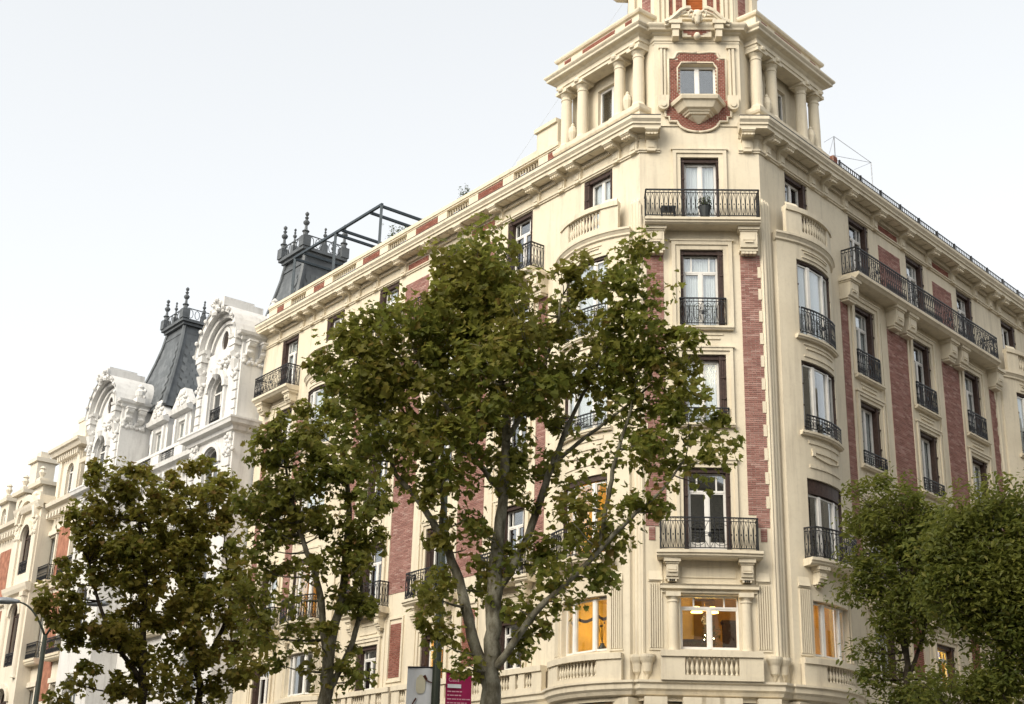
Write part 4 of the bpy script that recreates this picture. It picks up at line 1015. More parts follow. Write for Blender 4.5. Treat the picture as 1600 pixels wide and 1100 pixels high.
    for i in range(16): mb.ball((rr.uniform(-.5, .5), -.5+rr.uniform(-.08, .08), rr.uniform(24.3, 24.95)), rr.uniform(.08, .2), .12, rr.uniform(.08, .2), 6, 4)
    for i in range(9):
        a = pi*(.12+.76*i/8); mb.ball((1.9*cos(a), -.46, 22.7+1.9*sin(a)), .11, .07, .11, 6, 4)
    o = wput('crest', mb, M); o['kind'] = 'stuff'
for c in (25.75, 38.35): white_bay(c)
# main front between and beside the bays
MO = -.3; uo = [(27.7, 36.4)]
for u0, u1 in uo:
    L = u1-u0; M = FU((u0+u1)/2, MO); xs = [-3.1, -.5, 2.1]
    ops = []
    for x in xs:
        for z, h in ((6.9, 2.6), (11.2, 2.6), (15.2, 2.5)): ops.append((x-.6, x+.6, z, z+h))
    wput('front_wall', wall(-L/2, L/2, 0, 19.0, ops), M)
    for x in xs:
        for z, h in ((6.9, 2.6), (11.2, 2.6), (15.2, 2.5)): window(WB, M @ T(x, 0, z), 1.2, h, 'two', 'curtain' if random.random() < .4 else None, False); balcony(WB, M @ T(x, 0, z), 1.9, .45, .2, .85, 'oval')
    mb = MB(); mb.prof([(0, 18.7), (-.2, 18.75), (-.25, 18.9), (-.5, 19.0), (-.55, 19.2), (0, 19.25)], -L/2, L/2); wput('cornice', mb, M)
    mb = MB()
    for i in range(int(L/.5)): x = -L/2+.25+i*.5; mb.box(x-.1, x+.1, -.4, 0, 18.45, 18.72)
    wput('cornice_blocks', mb, M)
    mb = MB(); mb.box(-L/2, L/2, -.42, -.25, 19.75, 19.9)
    for x in (-4.2, -1.8, .8, 3.4): mb.box(x-.45, x+.45, -.40, -.27, 19.25, 19.75)
    wput('roof_parapet', mb, M)
    for x in (-3.0, -.5, 2.1): put('railing', cached('wr', lambda: iron_panel(1.3, .5, 'oval').mesh('railing', 'iron')), WB, M @ T(x, -.33, 19.25))
    # three dormers with carved pediments
    for x in xs:
        Md = M @ T(x, .25, 0); d = put('dormer', wall(-.85, .85, 19.25, 22.1, [(-.48, .48, 19.7, 21.4)], .25).mesh('dormer', 'white_stucco'), WB, Md)
        mb = MB(); mb.box(-.7, -.5, -.12, .003, 19.6, 21.55); mb.box(.5, .7, -.12, .003, 19.6, 21.55); mb.prof([(0, 21.7), (-.3, 21.75), (-.36, 21.95), (0, 22.05)], -1.0, 1.0)
        rr = random.Random(3)
        mb.loft([[(-1.0, -.2, 22.05), (1.0, -.2, 22.05), (.25, -.2, 22.95), (-.25, -.2, 22.95)], [(-1.0, .2, 22.05), (1.0, .2, 22.05), (.25, .2, 22.95), (-.25, .2, 22.95)]])
        for i in range(12): mb.ball((rr.uniform(-.6, .6), -.24, 22.15+rr.uniform(0, .6)), rr.uniform(.07, .16), .08, rr.uniform(.07, .16), 6, 4)
        put('pediment', mb.mesh('pediment', 'white_stucco'), d, Md)
        window(WB, Md @ T(0, 0, 19.7), .96, 1.7, 'two', 'curtain', False, depth=.12)
        for g in (-1, 1):
            mb = MB(); mb.prof([(0, 19.25), (0, 21.9), (.7, 22.0), (1.9, 22.2), (.9, 19.25)], g*.85-.01, g*.85+.01); wput('dormer_cheek', mb, Md)
            mb = MB(); mb.prof([(-.02, 21.4), (.3, 21.6), (.45, 20.6), (.25, 19.6), (.0, 19.6)], g*.93-.06, g*.93+.06); wput('dormer_scroll', mb, Md)
    # mansard
    mb = MB(); mb.poly([(-L/2-.3, .5, 19.3), (L/2+.3, .5, 19.3), (L/2+.3, 2.0, 22.4), (-L/2-.3, 2.0, 22.4)]); mb.poly([(-L/2-.3, 2.0, 22.4), (L/2+.3, 2.0, 22.4), (L/2+.3, 6.0, 23.0), (-L/2-.3, 6.0, 23.0)]); wput('mansard', mb, M, 'zinc')
    mb = MB(); mb.box(-L/2-.3, L/2+.3, 1.85, 2.1, 22.38, 22.55); wput('ridge_trim', mb, M, 'lead')
def statue(M, name='roof_urn'):
    mb = MB(); mb.box(-.22, .22, -.22, .22, 0, .25); mb.lathe([(.1, .25), (.22, .4), (.26, .6), (.12, .75), (.18, .85), (.05, 1.0)], n=9); rr = random.Random(2)
    for i in range(9): mb.ball((rr.uniform(-.18, .18), rr.uniform(-.18, .18), rr.uniform(.3, .95)), .1, .1, .1, 6, 4)
    return wput(name, mb, M)
statue(FU(23.9, -.4, 24.0)); statue(FU(36.1, .3, 22.9))
# pavilion roofs
def pavilion(u0, u1, o0, o1, tu0, tu1, to0, to1, zb=22.6, zt=27.7):
    R = lambda a, b, c, d, z: [(-b, -d, z), (-a, -d, z), (-a, -c, z), (-b, -c, z)]      # in left-front frame
    mb = MB(); k = []
    for i in range(7):
        t = i/6; q = t**.8*.0+1-(1-t)**1.35; k.append(R(u0+(tu0-u0)*q, u1+(tu1-u1)*q, o0+(to0-o0)*q, o1+(to1-o1)*q, zb+(zt-zb)*t))
    mb.loft(k); pv = put('pavilion_roof', mb.mesh('pavilion_roof', 'zinc'), WB, FL)
    # slates on the two faces that show (front: towards the street, flank: towards the corner)
    sl = MB()
    def face(p):                # p(s,t) -> point ; s across 0..1, t up 0..1
        rows = 15
        for j in range(rows):
            t0, t1 = .05+.74*j/rows, .05+.74*(j+1.25)/rows; n = max(3, int(9-3*j/rows))
            for i in range(n):
                s0 = .1+.8*(i+(.5 if j % 2 else 0))/(n+.5); s1 = s0+.8/(n+.5)*.92; a, b, c, d = p(s0, t1), p(s1, t1), p(s1, t0+.012), p(s0, t0+.012); m = p((s0+s1)/2, t0-.012)
                sl.poly([a, b, c, m, d])
    def pt(s, t, which):
        q = 1-(1-t)**1.35; e = .03+.02*(1-t); a, b, c, d = u0+(tu0-u0)*q, u1+(tu1-u1)*q, o0+(to0-o0)*q, o1+(to1-o1)*q; z = zb+(zt-zb)*t
        if which == 0: return (-(b+(a-b)*s), -(d+e), z)
        return (-(a-e), -(d+(c-d)*s), z)
    face(lambda s, t: pt(s, t, 0)); face(lambda s, t: pt(s, t, 1)); o = put('slates', sl.mesh('slates', 'slate'), pv, FL); o['kind'] = 'stuff'
    mb = MB()                                                                        # hips, top band and cresting platform
    for a, c in ((0, 0), (0, 1), (1, 0), (1, 1)):
        pts = [k[i][{(0, 0): 2, (0, 1): 1, (1, 0): 3, (1, 1): 0}[(a, c)]] for i in range(7)]; mb.tube(pts, .11, 6)
    mb.box(-tu1-.1, -tu0+.1, -to1-.1, -to0+.1, zt-.55, zt-.42); mb.box(-tu1-.18, -tu0+.18, -to1-.18, -to0+.18, zt-.1, zt+.05); mb.box(-tu1-.3, -tu0+.3, -to1-.3, -to0+.3, zt+.05, zt+.2); put('hip_trim', mb.mesh('hip_trim', 'zinc'), pv, FL)
    for a in (tu0-.15, tu1+.15):
        for c in (to0-.15, to1+.15):
            mb = MB(); mb.box(-.2, .2, -.2, .2, 0, .5); mb.lathe([(.22, .5), (.12, .56), (.12, .7), (.18, .76), (.08, .85), (.06, 1.05), (.14, 1.15), (.16, 1.22), (.05, 1.35), (.1, 1.45), (.03, 1.5), (.09, 1.6), (.1, 1.66), (.02, 1.75)], n=8)
            put('finial', cached('finial', lambda: mb.mesh('finial', 'zinc')), pv, FU(a, c, zt+.2))
    for a, c in (((tu0+tu1)/2, to1+.15), (tu0-.15, (to0+to1)/2), ((tu0+tu1)/2, to0-.15), (tu1+.15, (to0+to1)/2)):
        put('finial', CACHE['finial'], pv, FU(a, c, zt+.2) @ Matrix.Diagonal((.62, .62, .72, 1)))
    mb = MB()
    for (a, c), (b, d) in (((tu0, to1), (tu1, to1)), ((tu0, to0), (tu0, to1))):
        A, B = Vector((-a+.15*(1 if a == b else 0), -c-.15*(1 if c == d else 0), zt+.2)), Vector((-b+.15*(1 if a == b else 0), -d-.15*(1 if c == d else 0), zt+.2))
        mb.tube([A+Vector((0, 0, .62)), B+Vector((0, 0, .62))], .03, 4); n = 5
        for i in range(n):
            m = A.lerp(B, (i+.5)/n); dr = (B-A).normalized()
            mb.tube([m+dr*(.13*cos(t))+Vector((0, 0, .33+.24*sin(t))) for t in [2*pi*j/8 for j in range(9)]], .022, 3)
    put('cresting', mb.mesh('cresting', 'zinc'), pv, FL)
pavilion(34.4, 39.8, -5.0, -.3, 36.0, 38.0, -3.4, -1.6); pavilion(23.7, 27.6, -4.8, -.8, 24.0, 25.7, -3.5, -1.75)
# white body behind the fronts
mb = MB(); mb.box(-40.4, -23.66, .32, 10, 0, 19.2); wput('body', mb, FL)

# ================================================================ cream and brick building beyond
FB = thing('brick_mansion', 'cream and terracotta mansion with arched bay windows beyond the white building', 'building', tuple(PL(50, 0, 0)))
def fput(name, mb, M, mat='ivory_stucco'): return put(name, mb.mesh(name, mat), FB, M)
ops = []
M = FU(51, 0); 
for x in (-8, -4.6, 4.6, 8):
    for z in (7.2, 11.2, 15.3): ops.append((x-.55, x+.55, z, z+2.5))
fput('front_wall', wall(-10, 10.4, 0, 19.4, ops, .3), M)
for x in (-8, -4.6, 4.6, 8):
    for z in (7.2, 11.2, 15.3):
        window(FB, M @ T(x, 0, z), 1.1, 2.5, 'two', None, False, room='room_dark'); balcony(FB, M @ T(x, 0, z), 2.1, .5, .3, .85, 'oval')
        mb = MB(); mb.box(-.75, -.57, -.08, .003, z-.1, z+2.6); mb.box(.57, .75, -.08, .003, z-.1, z+2.6); mb.box(-.85, .85, -.14, .003, z+2.6, z+2.85); fput('surround', mb, M @ T(x, 0, 0))
for x, W in ((2.45, .42), (3.4, .4), (5.9, .45), (6.7, .4), (-2.45, .42), (-3.3, .4)):
    for z0, z1 in ((9.0, 14.6), (15.4, 18.2)):
        mb = MB(); mb.box(-W, W, -.03, .002, z0, z1); fput('terracotta_panel', mb, M @ T(x, 0, 0), 'terracotta')
mb = MB(); mb.prof([(0, 19.0), (-.25, 19.1), (-.3, 19.3), (-.55, 19.4), (-.6, 19.6), (0, 19.65)], -10, 10.4); mb.prof([(0, 14.8), (-.2, 14.85), (-.25, 15.1), (0, 15.15)], -10, 10.4); fput('cornice', mb, M)
mb = MB(); 
for i in range(46): x = -9.8+i*.44; mb.box(x-.09, x+.09, -.42, 0, 18.8, 19.08)
fput('cornice_blocks', mb, M)
# projecting bay with stacked arched windows
Mb = FU(48.6, .7)
for z0, z1, wz, h in ((0, 10.2, 7.2, 2.6), (10.2, 15.2, 11.0, 3.4), (15.2, 19.6, 16.0, 2.7)):
    fput('bay_wall', wall_arch(-1.75, 1.75, z0, z1, 0, wz, 1.35, h), Mb); arched_window(FB, Mb @ T(0, 0, wz), 1.35, h, 'shutter', 'room_pale'); mb = arch_ring(0, wz+h-.675, .72, -.14, 0, .24, 12); fput('arch_moulding', mb, Mb)
for g in (-1, 1):
    mb = MB(); mb.poly([(g*1.75, 0, 0), (g*1.75, .8, 0), (g*1.75, .8, 19.6), (g*1.75, 0, 19.6)]); fput('bay_side', mb, Mb)
    mb = MB(); mb.lathe([(.2, 10.3), (.17, 10.5), (.16, 14.2), (.22, 14.4), (.26, 14.6)], g*1.3, -.02, 10); mb.box(g*1.3-.28, g*1.3+.28, -.3, .02, 14.6, 14.85); mb.box(g*1.35-.3, g*1.35+.3, -.12, .003, 15.4, 19.0); rr = random.Random(4)
    for i in range(14): mb.ball((g*1.35+rr.uniform(-.25, .25), -.14, rr.uniform(18.0, 19.1)), .12, .08, .12, 6, 4)
    fput('bay_column', mb, Mb)
mb = MB(); mb.prof([(0, 14.8), (-.2, 14.9), (-.3, 15.1), (-.35, 15.3), (0, 15.35)], -1.85, 1.85); fput('bay_cornice', mb, Mb); mb = MB(); mb.prof([(0, 19.4), (-.2, 19.45), (-.3, 19.65), (-.35, 19.8), (0, 19.85)], -1.9, 1.9); fput('bay_cornice', mb, Mb)
fput('bay_gable', merge(arch_ring(0, 18.9, 1.15, -.3, .0, .35, 14), arch_ring(0, 18.9, .9, -.15, 0, .2, 14)), Mb)
mb = MB(); mb.box(-1.2, 1.2, 0, .9, 19.85, 20.3); mb.lathe([(.3, 20.3), (.38, 20.5), (.2, 20.7)], 0, .3, 8); fput('bay_parapet', mb, Mb)
# tall dormer pavilion with chimney block
Mp = FU(46.1, -.3)
fput('pavilion_front', wall_arch(-1.55, 1.55, 19.6, 22.6, 0, 19.9, .95, 2.1), Mp); arched_window(FB, Mp @ T(0, 0, 19.9), .95, 2.1, rail=False)
for g in (-1, 1):
    mb = MB(); mb.prof([(0, 19.6), (0, 22.6), (1.9, 22.6), (1.1, 19.6)], g*1.55-.01, g*1.55+.01); fput('pavilion_cheek', mb, Mp); mb = MB(); mb.box(g*1.3-.2, g*1.3+.2, -.12, .003, 19.7, 22.4); fput('pavilion_pier', mb, Mp)
mb = MB()
for i in range(10): x = -1.4+i*.31; mb.box(x-.07, x+.07, -.3, 0, 22.25, 22.6)
mb.prof([(2.2, 22.6), (-.4, 22.6), (-.5, 22.8), (-.62, 22.85), (-.66, 23.0), (2.2, 23.1)], -2.15, 2.15); fput('pavilion_cornice', mb, Mp)
mb = MB(); mb.box(-1.2, 1.3, .1, 1.3, 23.1, 23.5); mb.box(.1, 1.2, .1, 1.2, 23.5, 24.3); mb.box(0., 1.3, .05, 1.3, 24.3, 24.5); mb.box(-.9, .1, .2, 1.0, 23.5, 23.95)
for x in (-.7, -.2): mb.lathe([(.2, 23.9), (.25, 24.1), (.12, 24.3), (.16, 24.4)], x, .6, 8)
fput('chimney_block', mb, Mp)
# mansard, dormers and urns to the left
mb = MB(); mb.poly([(-10, .4, 19.6), (10.4, .4, 19.6), (10.4, 1.9, 22.2), (-10, 1.9, 22.2)]); mb.poly([(-10, 1.9, 22.2), (10.4, 1.9, 22.2), (10.4, 7, 22.8), (-10, 7, 22.8)]); fput('mansard', mb, M, 'zinc')
for u in (43.1, 50.7, 53.4, 56.2):
    Md = FU(u, -.25); fput('dormer', wall_arch(-.75, .75, 19.65, 21.5, 0, 19.9, .75, 1.3), Md); arched_window(FB, Md @ T(0, 0, 19.9), .75, 1.3, rail=False)
    mb = MB(); mb.prof([(1.2, 21.5), (-.25, 21.5), (-.3, 21.7), (1.2, 21.75)], -.95, .95); mb.box(-.3, .3, -.1, .4, 21.75, 22.0); mb.lathe([(.2, 22.0), (.1, 22.1), (.22, 22.35), (.12, 22.55), (.2, 22.6), (.06, 22.75)], 0, .1, 8); fput('dormer_crown', mb, Md)
    for g in (-1, 1): mb = MB(); mb.prof([(0, 19.65), (0, 21.5), (1.5, 21.5), (.5, 19.65)], g*.75-.01, g*.75+.01); fput('dormer_cheek', mb, Md)
mb = MB(); mb.box(-10.4, 10, .3, 10, 0, 19.5); 
mb = MB(); mb.box(-10.0, 10.4, .34, 10, 0, 19.5); fput('body', mb, M)
mb = MB(); mb.box(-.6, .6, -.1, 1.0, 22.2, 23.9); mb.box(-.75, .75, -.25, 1.15, 23.9, 24.15); mb.box(-.35, .35, .1, .7, 24.15, 24.6); fput('chimney_block', mb, FU(54.6, -1.2))
# ================================================================ ground
mb = MB(); mb.poly([(-900, -900, 0), (900, -900, 0), (900, 900, 0), (-900, 900, 0)]); struct('ground', mb.mesh('ground', 'asphalt'))
def slab(name, pts, z0, z1, mat):
    mb = MB(); mb.loft([[(p[0], p[1], z0) for p in pts], [(p[0], p[1], z1) for p in pts]]); return struct(name, mb.mesh(name, mat))
A, B, C, D = PL(70, 5.5), PL(-2.6, 5.5), PR(-2.6, 5.5), PR(70, 5.5); E_, F_ = PR(70, -2), PL(70, -2)
slab('pavement', [A, B, C, D, E_, F_], .004, .14, 'paving')
m0 = [PL(60, 12.2), PL(-22, 12.2), PL(-22, 16.2), PL(60, 16.2)]; slab('tree_pavement', m0, .004, .14, 'paving')
m1 = [PR(-14.5, 6.6), PR(30, 6.6), PR(30, 12.6), PR(-14.5, 12.6)]; slab('side_pavement', m1, .004, .13, 'paving')

# ================================================================ trees
def leaf_poly(lobed):
    if lobed: return [(0, 0), (.30, .10), (.52, .02), (.40, .34), (.66, .48), (.34, .60), (.26, .84), (0, 1.05), (-.26, .84), (-.34, .60), (-.66, .48), (-.40, .34), (-.52, .02), (-.30, .10)]
    return [(0, 0), (.20, .35), (.16, .72), (0, 1.0), (-.16, .72), (-.20, .35)]
LOB, OVAL = leaf_poly(True), leaf_poly(False)
def crown_mesh(name, clumps, mat, rnd, size, lobed=True):
    """clumps: (centre Vector, radius, leaves). leaves are folded blades turned mostly upward and outward"""
    V = []; F = []; shp = LOB if lobed else OVAL; n = len(shp)
    for c, r, k in clumps:
        for _ in range(k):
            while True:
                d = Vector((rnd.uniform(-1, 1), rnd.uniform(-1, 1), rnd.uniform(-1, 1)))
                if d.length <= 1: break
            p = c+Vector((d.x*r, d.y*r, d.z*r*.8)); s = size*rnd.choice((.55, .75, .9, 1., 1.15, 1.4))*rnd.uniform(.9, 1.1)
            nrm = (d*.7+Vector((rnd.gauss(0, .55), rnd.gauss(0, .55), .75+rnd.gauss(0, .4)))).normalized()
            a = nrm.orthogonal().normalized(); a.rotate(Matrix.Rotation(rnd.uniform(0, 2*pi), 3, nrm)); b = nrm.cross(a); fold = rnd.uniform(.1, .5); dr = rnd.uniform(.0, .45)
            base = len(V)
            for x, y in shp: V.append(p+a*(x*s)+b*((y-.45)*s)+nrm*(abs(x)*fold*s-dr*y*y*s*.6))
            if lobed:
                h = n//2
                F.append([base+i for i in range(0, h+1)]); F.append([base]+[base+i for i in range(h, n)])
            else:
                F.append([base, base+1, base+2, base+3]); F.append([base, base+3, base+4, base+5])
    me = bpy.data.meshes.new(name); me.from_pydata(V, [], F); me.materials.append(MATS[mat]); return me
def branch(mb, a, b, r0, r1, rnd, wob=.12, n=7, sides=7):
    L = (b-a).length; pts = []; rad = []; off = Vector((0, 0, 0)); ph = Vector((rnd.uniform(0, 6), rnd.uniform(0, 6), 0))
    for i in range(n+1):
        t = i/n; w_ = sin(pi*t)*L*wob
        pts.append(a.lerp(b, t)+Vector((sin(ph.x+t*4)*w_*.5, sin(ph.y+t*5)*w_*.5, sin(pi*t)*L*-.05))); rad.append(r0+(r1-r0)*t**.8)
    mb.tube(pts, rad, sides); return pts, rad
def make_tree(name, label, group, px, d, stems, lobes, mat, bark, size, dens, seed, lobed=True, trunk_r=.22, fork=(760, 1080), fill=.8, extra_twigs=True, thin=lambda y: 1., spread=1.):
    """lobes: (px, py, r_px, density, dd) measured at distance d (+dd metres). The tree has its own depth: lobes are spread fore and aft."""
    rnd = random.Random(seed); base = at_dist(px, 900, d); base.z = .14
    root = thing(name, label, 'tree', tuple(base), group)
    K = d/FPX; clumps = []; tips = []
    for lx, ly, lr, ld, dd in lobes:
        ld *= thin(ly)
        R = lr*(d+dd)/FPX*1.04; c = at_dist(lx, ly, d+dd); nc = max(3, int((lr/14)**2*ld*fill))
        for i in range(nc):
            while True:
                q = Vector((rnd.uniform(-1, 1), rnd.uniform(-1, 1), rnd.uniform(-1, 1)))
                if .12 < q.length <= 1: break
            q = q*(.55+.45*q.length**.3)
            cc = c+Vector((q.x*R, q.y*R*1.0, q.z*R)); rr = rnd.uniform(.14, .42)*spread; clumps.append((cc, rr, int(dens*rnd.uniform(.5, 1.4)))); tips.append((cc, c))
    put('crown', crown_mesh('crown', clumps, mat, rnd, size, lobed), root)
    mb = MB(); nodes = []
    for st in stems:                                                     # stems: list of (px,py,r_px,dd)
        pts = [at_dist(x, y, d+dd) for x, y, r, dd in st]; rad = [r*.56*d/FPX for x, y, r, dd in st]
        if st[0][1] >= 1085:
            p0 = base.copy(); p0.z = .05; pts = [p0, p0.lerp(pts[0], .55)]+pts; rad = [rad[0]*1.25, rad[0]*1.08]+rad
        sm = []; sr = []
        for i in range(len(pts)-1):
            for k in range(4):
                t = k/4; pm = pts[i-1] if i else pts[i]; pn = pts[i+2] if i+2 < len(pts) else pts[i+1]; p = .5*(2*pts[i]+(pts[i+1]-pm)*t+(2*pm-5*pts[i]+4*pts[i+1]-pn)*t*t+(3*pts[i]-pm-3*pts[i+1]+pn)*t**3)
                if i > 0 or k > 0: p = p+Vector((rnd.gauss(0, .009), rnd.gauss(0, .009), 0))
                sm.append(p); sr.append((rad[i]+(rad[i+1]-rad[i])*t)*rnd.uniform(.94, 1.06))
        sm.append(pts[-1]); sr.append(rad[-1]); mb.tube(sm, sr, 9); nodes += list(zip(sm, sr))
    grow = [q for q in nodes if q[0].z > base.z+2.2]
    order = sorted(tips, key=lambda t: (t[0]-base).length); rnd.shuffle(order); order = order[:240 if extra_twigs else 90]
    for cc, c in order:
        best = min(grow, key=lambda q: (q[0]-cc).length+(.8 if q[0].z > cc.z else 0)*1.5)
        L = (best[0]-cc).length
        if L > 3.2: continue
        r0 = min(best[1]*.65, .012+.016*L); pts, rad = branch(mb, best[0], cc, r0, .005, rnd, .10, 5, 5)
        if L > .8: grow += [(pts[k], rad[k]) for k in (2, 3, 4)]
    put('trunk', mb.mesh('trunk', bark, True), root); return root
G1 = 'plane trees along the avenue'
# the big tree before the corner
big = [(745, 405, 60, 1.4, 0), (735, 455, 85, 1.5, .4), (690, 500, 75, 1.4, 0), (790, 470, 70, 1.4, -.3), (620, 545, 80, 1.4, .2), (545, 545, 50, 1.2, .5), (515, 590, 38, 1.0, .6), (700, 580, 110, 1.5, .4), (790, 570, 100, 1.5, -.5), (870, 470, 60, 1.1, .3), (905, 430, 38, .9, .2),
       (985, 455, 62, 1.4, -.2), (1010, 405, 32, .9, -.2), (975, 530, 75, 1.4, .1), (1040, 545, 55, 1.3, -.3), (890, 560, 60, 1.2, .4), (1030, 620, 60, 1.2, 0), (1080, 650, 48, 1.0, -.3), (960, 620, 60, 1.1, .3), (1085, 710, 50, 1.0, 0), (1020, 700, 60, 1.1, -.2), (1105, 700, 32, .9, -.4),
       (600, 650, 90, 1.25, .3), (560, 600, 70, 1.1, .2), (690, 690, 95, 1.15, -.3), (790, 670, 85, 1.1, .6), (870, 650, 55, .7, .5), (640, 760, 70, .6, .3), (735, 780, 80, .65, -.2), (820, 760, 60, .6, .4), (900, 745, 50, .6, .2), (960, 780, 45, .55, -.2), (1040, 770, 40, .7, -.2),
       (890, 850, 60, 1.15, -.3), (960, 850, 38, 1.0, -.3), (930, 895, 36, 1.1, -.4), (800, 935, 42, 1.1, .1), (985, 800, 40, 1.0, -.3), (820, 880, 60, 1.05, .2), (760, 900, 60, .8, .3), (700, 930, 55, .9, -.2), (700, 985, 40, .7, -.3), (855, 955, 45, .9, -.2), (670, 860, 45, .55, .3), (900, 815, 45, .9, -.2), (770, 830, 50, .5, 0), (830, 1000, 30, .5, .1), (735, 1040, 26, .4, -.2), (590, 700, 45, .6, .2)]
stems = [[(765, 1098, 29, 0), (766, 1040, 25, 0), (770, 985, 23, 0), (772, 925, 22, .05), (778, 850, 18, .1), (785, 770, 15, .1), (790, 690, 12, .15), (785, 600, 9, .2), (760, 500, 6, .3), (745, 400, 3, .3)],
         [(766, 1060, 18, 0), (742, 1010, 17, .1), (728, 950, 15, .2), (712, 890, 14, .3), (690, 840, 12, .3), (660, 790, 9, .3), (620, 740, 7, .3), (580, 660, 4, .3)],
         [(772, 1045, 13, 0), (797, 1012, 11, -.2), (842, 950, 9.5, -.3), (884, 912, 8, -.4), (938, 858, 7, -.4), (985, 810, 6, -.3), (1030, 770, 4, -.3), (1070, 720, 3, -.2)],
         [(772, 930, 14, 0), (815, 860, 12, .2), (845, 780, 11, .3), (862, 730, 10, .4), (885, 670, 7, .4), (920, 600, 5, .4), (960, 520, 3, .3)],
         [(935, 860, 6, -.3), (950, 780, 7, -.2), (960, 720, 6, -.1), (985, 640, 4, 0), (1000, 560, 3, 0)],
         [(785, 770, 9, .1), (745, 720, 8, 0), (700, 640, 6, -.1), (660, 580, 4, -.1), (640, 520, 3, 0)], [(790, 690, 9, .1), (830, 620, 7, .2), (860, 540, 5, .2), (880, 460, 3, .3)], [(862, 730, 7, .3), (905, 690, 6, .3), (960, 650, 4, .3), (1020, 600, 3, .2)],
         [(690, 840, 7, .3), (690, 770, 6, .2), (680, 690, 5, .1), (690, 600, 3, .1)]]
make_tree('plane_tree', 'tall plane tree with pale forked trunks standing before the building corner', G1, 766, 20.0, stems, big, 'leaf_plane', 'bark', .092, 44, 3, fill=.64, thin=lambda y: 1.0 if y < 600 else .8 if y < 720 else .72)
t2 = [(445, 690, 50, 1.1, 0), (410, 700, 35, .9, .2), (500, 650, 40, .9, .2), (505, 720, 60, 1.0, -.3), (440, 770, 55, .95, .2), (560, 740, 50, .8, .2), (405, 790, 35, .8, 0), (480, 810, 55, .8, 0), (550, 820, 50, .8, -.2), (420, 860, 50, .7, .3), (500, 880, 50, .7, 0), (570, 880, 45, .8, -.2), (400, 940, 45, .7, .2), (560, 940, 40, .7, 0), (470, 960, 40, .35, -.2), (520, 1010, 40, .4, 0), (410, 1000, 45, .8, .2), (590, 800, 30, .5, 0), (395, 850, 30, .6, 0), (545, 1060, 35, .6, 0), (500, 1040, 40, .4, .2)]
s2 = [[(508, 1098, 20, 0), (512, 1050, 17, 0), (520, 990, 13, 0), (535, 930, 11, .1), (542, 850, 10, .1), (545, 780, 8, .1), (535, 700, 5, .1)], [(512, 1050, 12, 0), (505, 980, 10, 0), (495, 900, 9, -.1), (475, 850, 7, -.1), (455, 780, 5, 0), (440, 690, 3, 0)], [(515, 1075, 10, 0), (540, 1030, 8, .2), (560, 970, 7, .2), (565, 900, 5, .2), (570, 820, 3, .2)]]
make_tree('plane_tree', 'slender plane tree between the broad yellowing tree and the banner post', G1, 506, 24.2, s2, t2, 'leaf_plane', 'bark', .094, 50, 5, fill=1.05)
t3 = [(170, 765, 45, 1.2, 0), (230, 770, 45, 1.2, .2), (300, 770, 50, 1.2, 0), (345, 775, 40, 1.0, -.2), (140, 810, 45, 1.2, .1), (200, 830, 60, 1.3, -.2), (270, 840, 65, 1.3, .3), (340, 840, 50, 1.1, 0), (385, 800, 30, .7, 0), (130, 875, 45, 1.0, 0), (200, 900, 60, 1.2, .2), (280, 910, 70, 1.3, -.2), (350, 910, 50, 1.0, .1), (100, 930, 38, .9, 0), (150, 960, 50, .9, 0), (230, 980, 60, 1.0, .2), (310, 980, 60, 1.0, 0), (370, 980, 50, .9, .2), (105, 985, 35, .8, 0), (170, 1030, 50, .8, 0), (250, 1050, 55, .8, -.1), (330, 1050, 50, .8, 0), (120, 1070, 35, .7, 0), (390, 1050, 38, .8, 0), (200, 1085, 40, .7, 0), (300, 1090, 45, .6, 0), (85, 960, 22, .7, 0)]
s3 = [[(222, 1098, 11, 0), (222, 1030, 10, 0), (224, 960, 9, .1), (226, 880, 7, .1), (215, 800, 4, .1)], [(310, 1098, 10, .2), (305, 1040, 9, .2), (295, 980, 8, .2), (290, 900, 6, .2), (300, 800, 4, .2)], [(222, 1085, 7, 0), (190, 1020, 6, 0), (160, 960, 5, 0), (140, 880, 3, 0)], [(305, 1050, 7, .2), (340, 1000, 6, .2), (360, 930, 4, .2), (350, 850, 3, .2)]]
make_tree('plane_tree', 'broad plane tree turning yellow-brown before the white building', G1, 232, 30.0, s3, t3, 'leaf_autumn', 'bark_dark', .104, 54, 7, fill=1.05)
G2 = 'fine-leaved trees along the side street'
t4 = [(1350, 790, 32, .9, 0), (1385, 770, 36, 1.0, .2), (1420, 800, 45, 1.1, 0), (1360, 840, 40, 1.0, 0), (1420, 860, 55, 1.2, .2), (1355, 895, 36, 1.0, 0), (1400, 930, 50, 1.1, -.2), (1450, 920, 50, 1.1, .2), (1460, 840, 45, 1.0, 0), (1425, 985, 36, .9, 0), (1350, 1015, 22, .8, 0), (1360, 1045, 18, .6, 0), (1400, 1010, 30, .5, 0), (1330, 925, 14, .5, 0), (1430, 1060, 45, 1.0, 0), (1385, 1085, 30, .8, 0), (1474, 890, 42, 1.1, 0), (1470, 950, 34, 1.0, 0), (1478, 830, 30, .9, 0)]
s4 = [[(1418, 1098, 9, 0), (1417, 1040, 8, 0), (1415, 980, 6, 0), (1410, 900, 5, 0), (1405, 820, 3, 0)], [(1418, 1060, 6, 0), (1440, 1000, 5, .1), (1455, 930, 3, .1)], [(1417, 1030, 5, 0), (1395, 970, 4, 0), (1370, 900, 3, 0)]]
make_tree('street_tree', 'slim fine-leaved green tree brushing the bow balcony beside the corner', G2, 1416, 27., s4, t4, 'leaf_fine', 'bark_dark', .105, 95, 9, False, fill=1.6, spread=1.3)
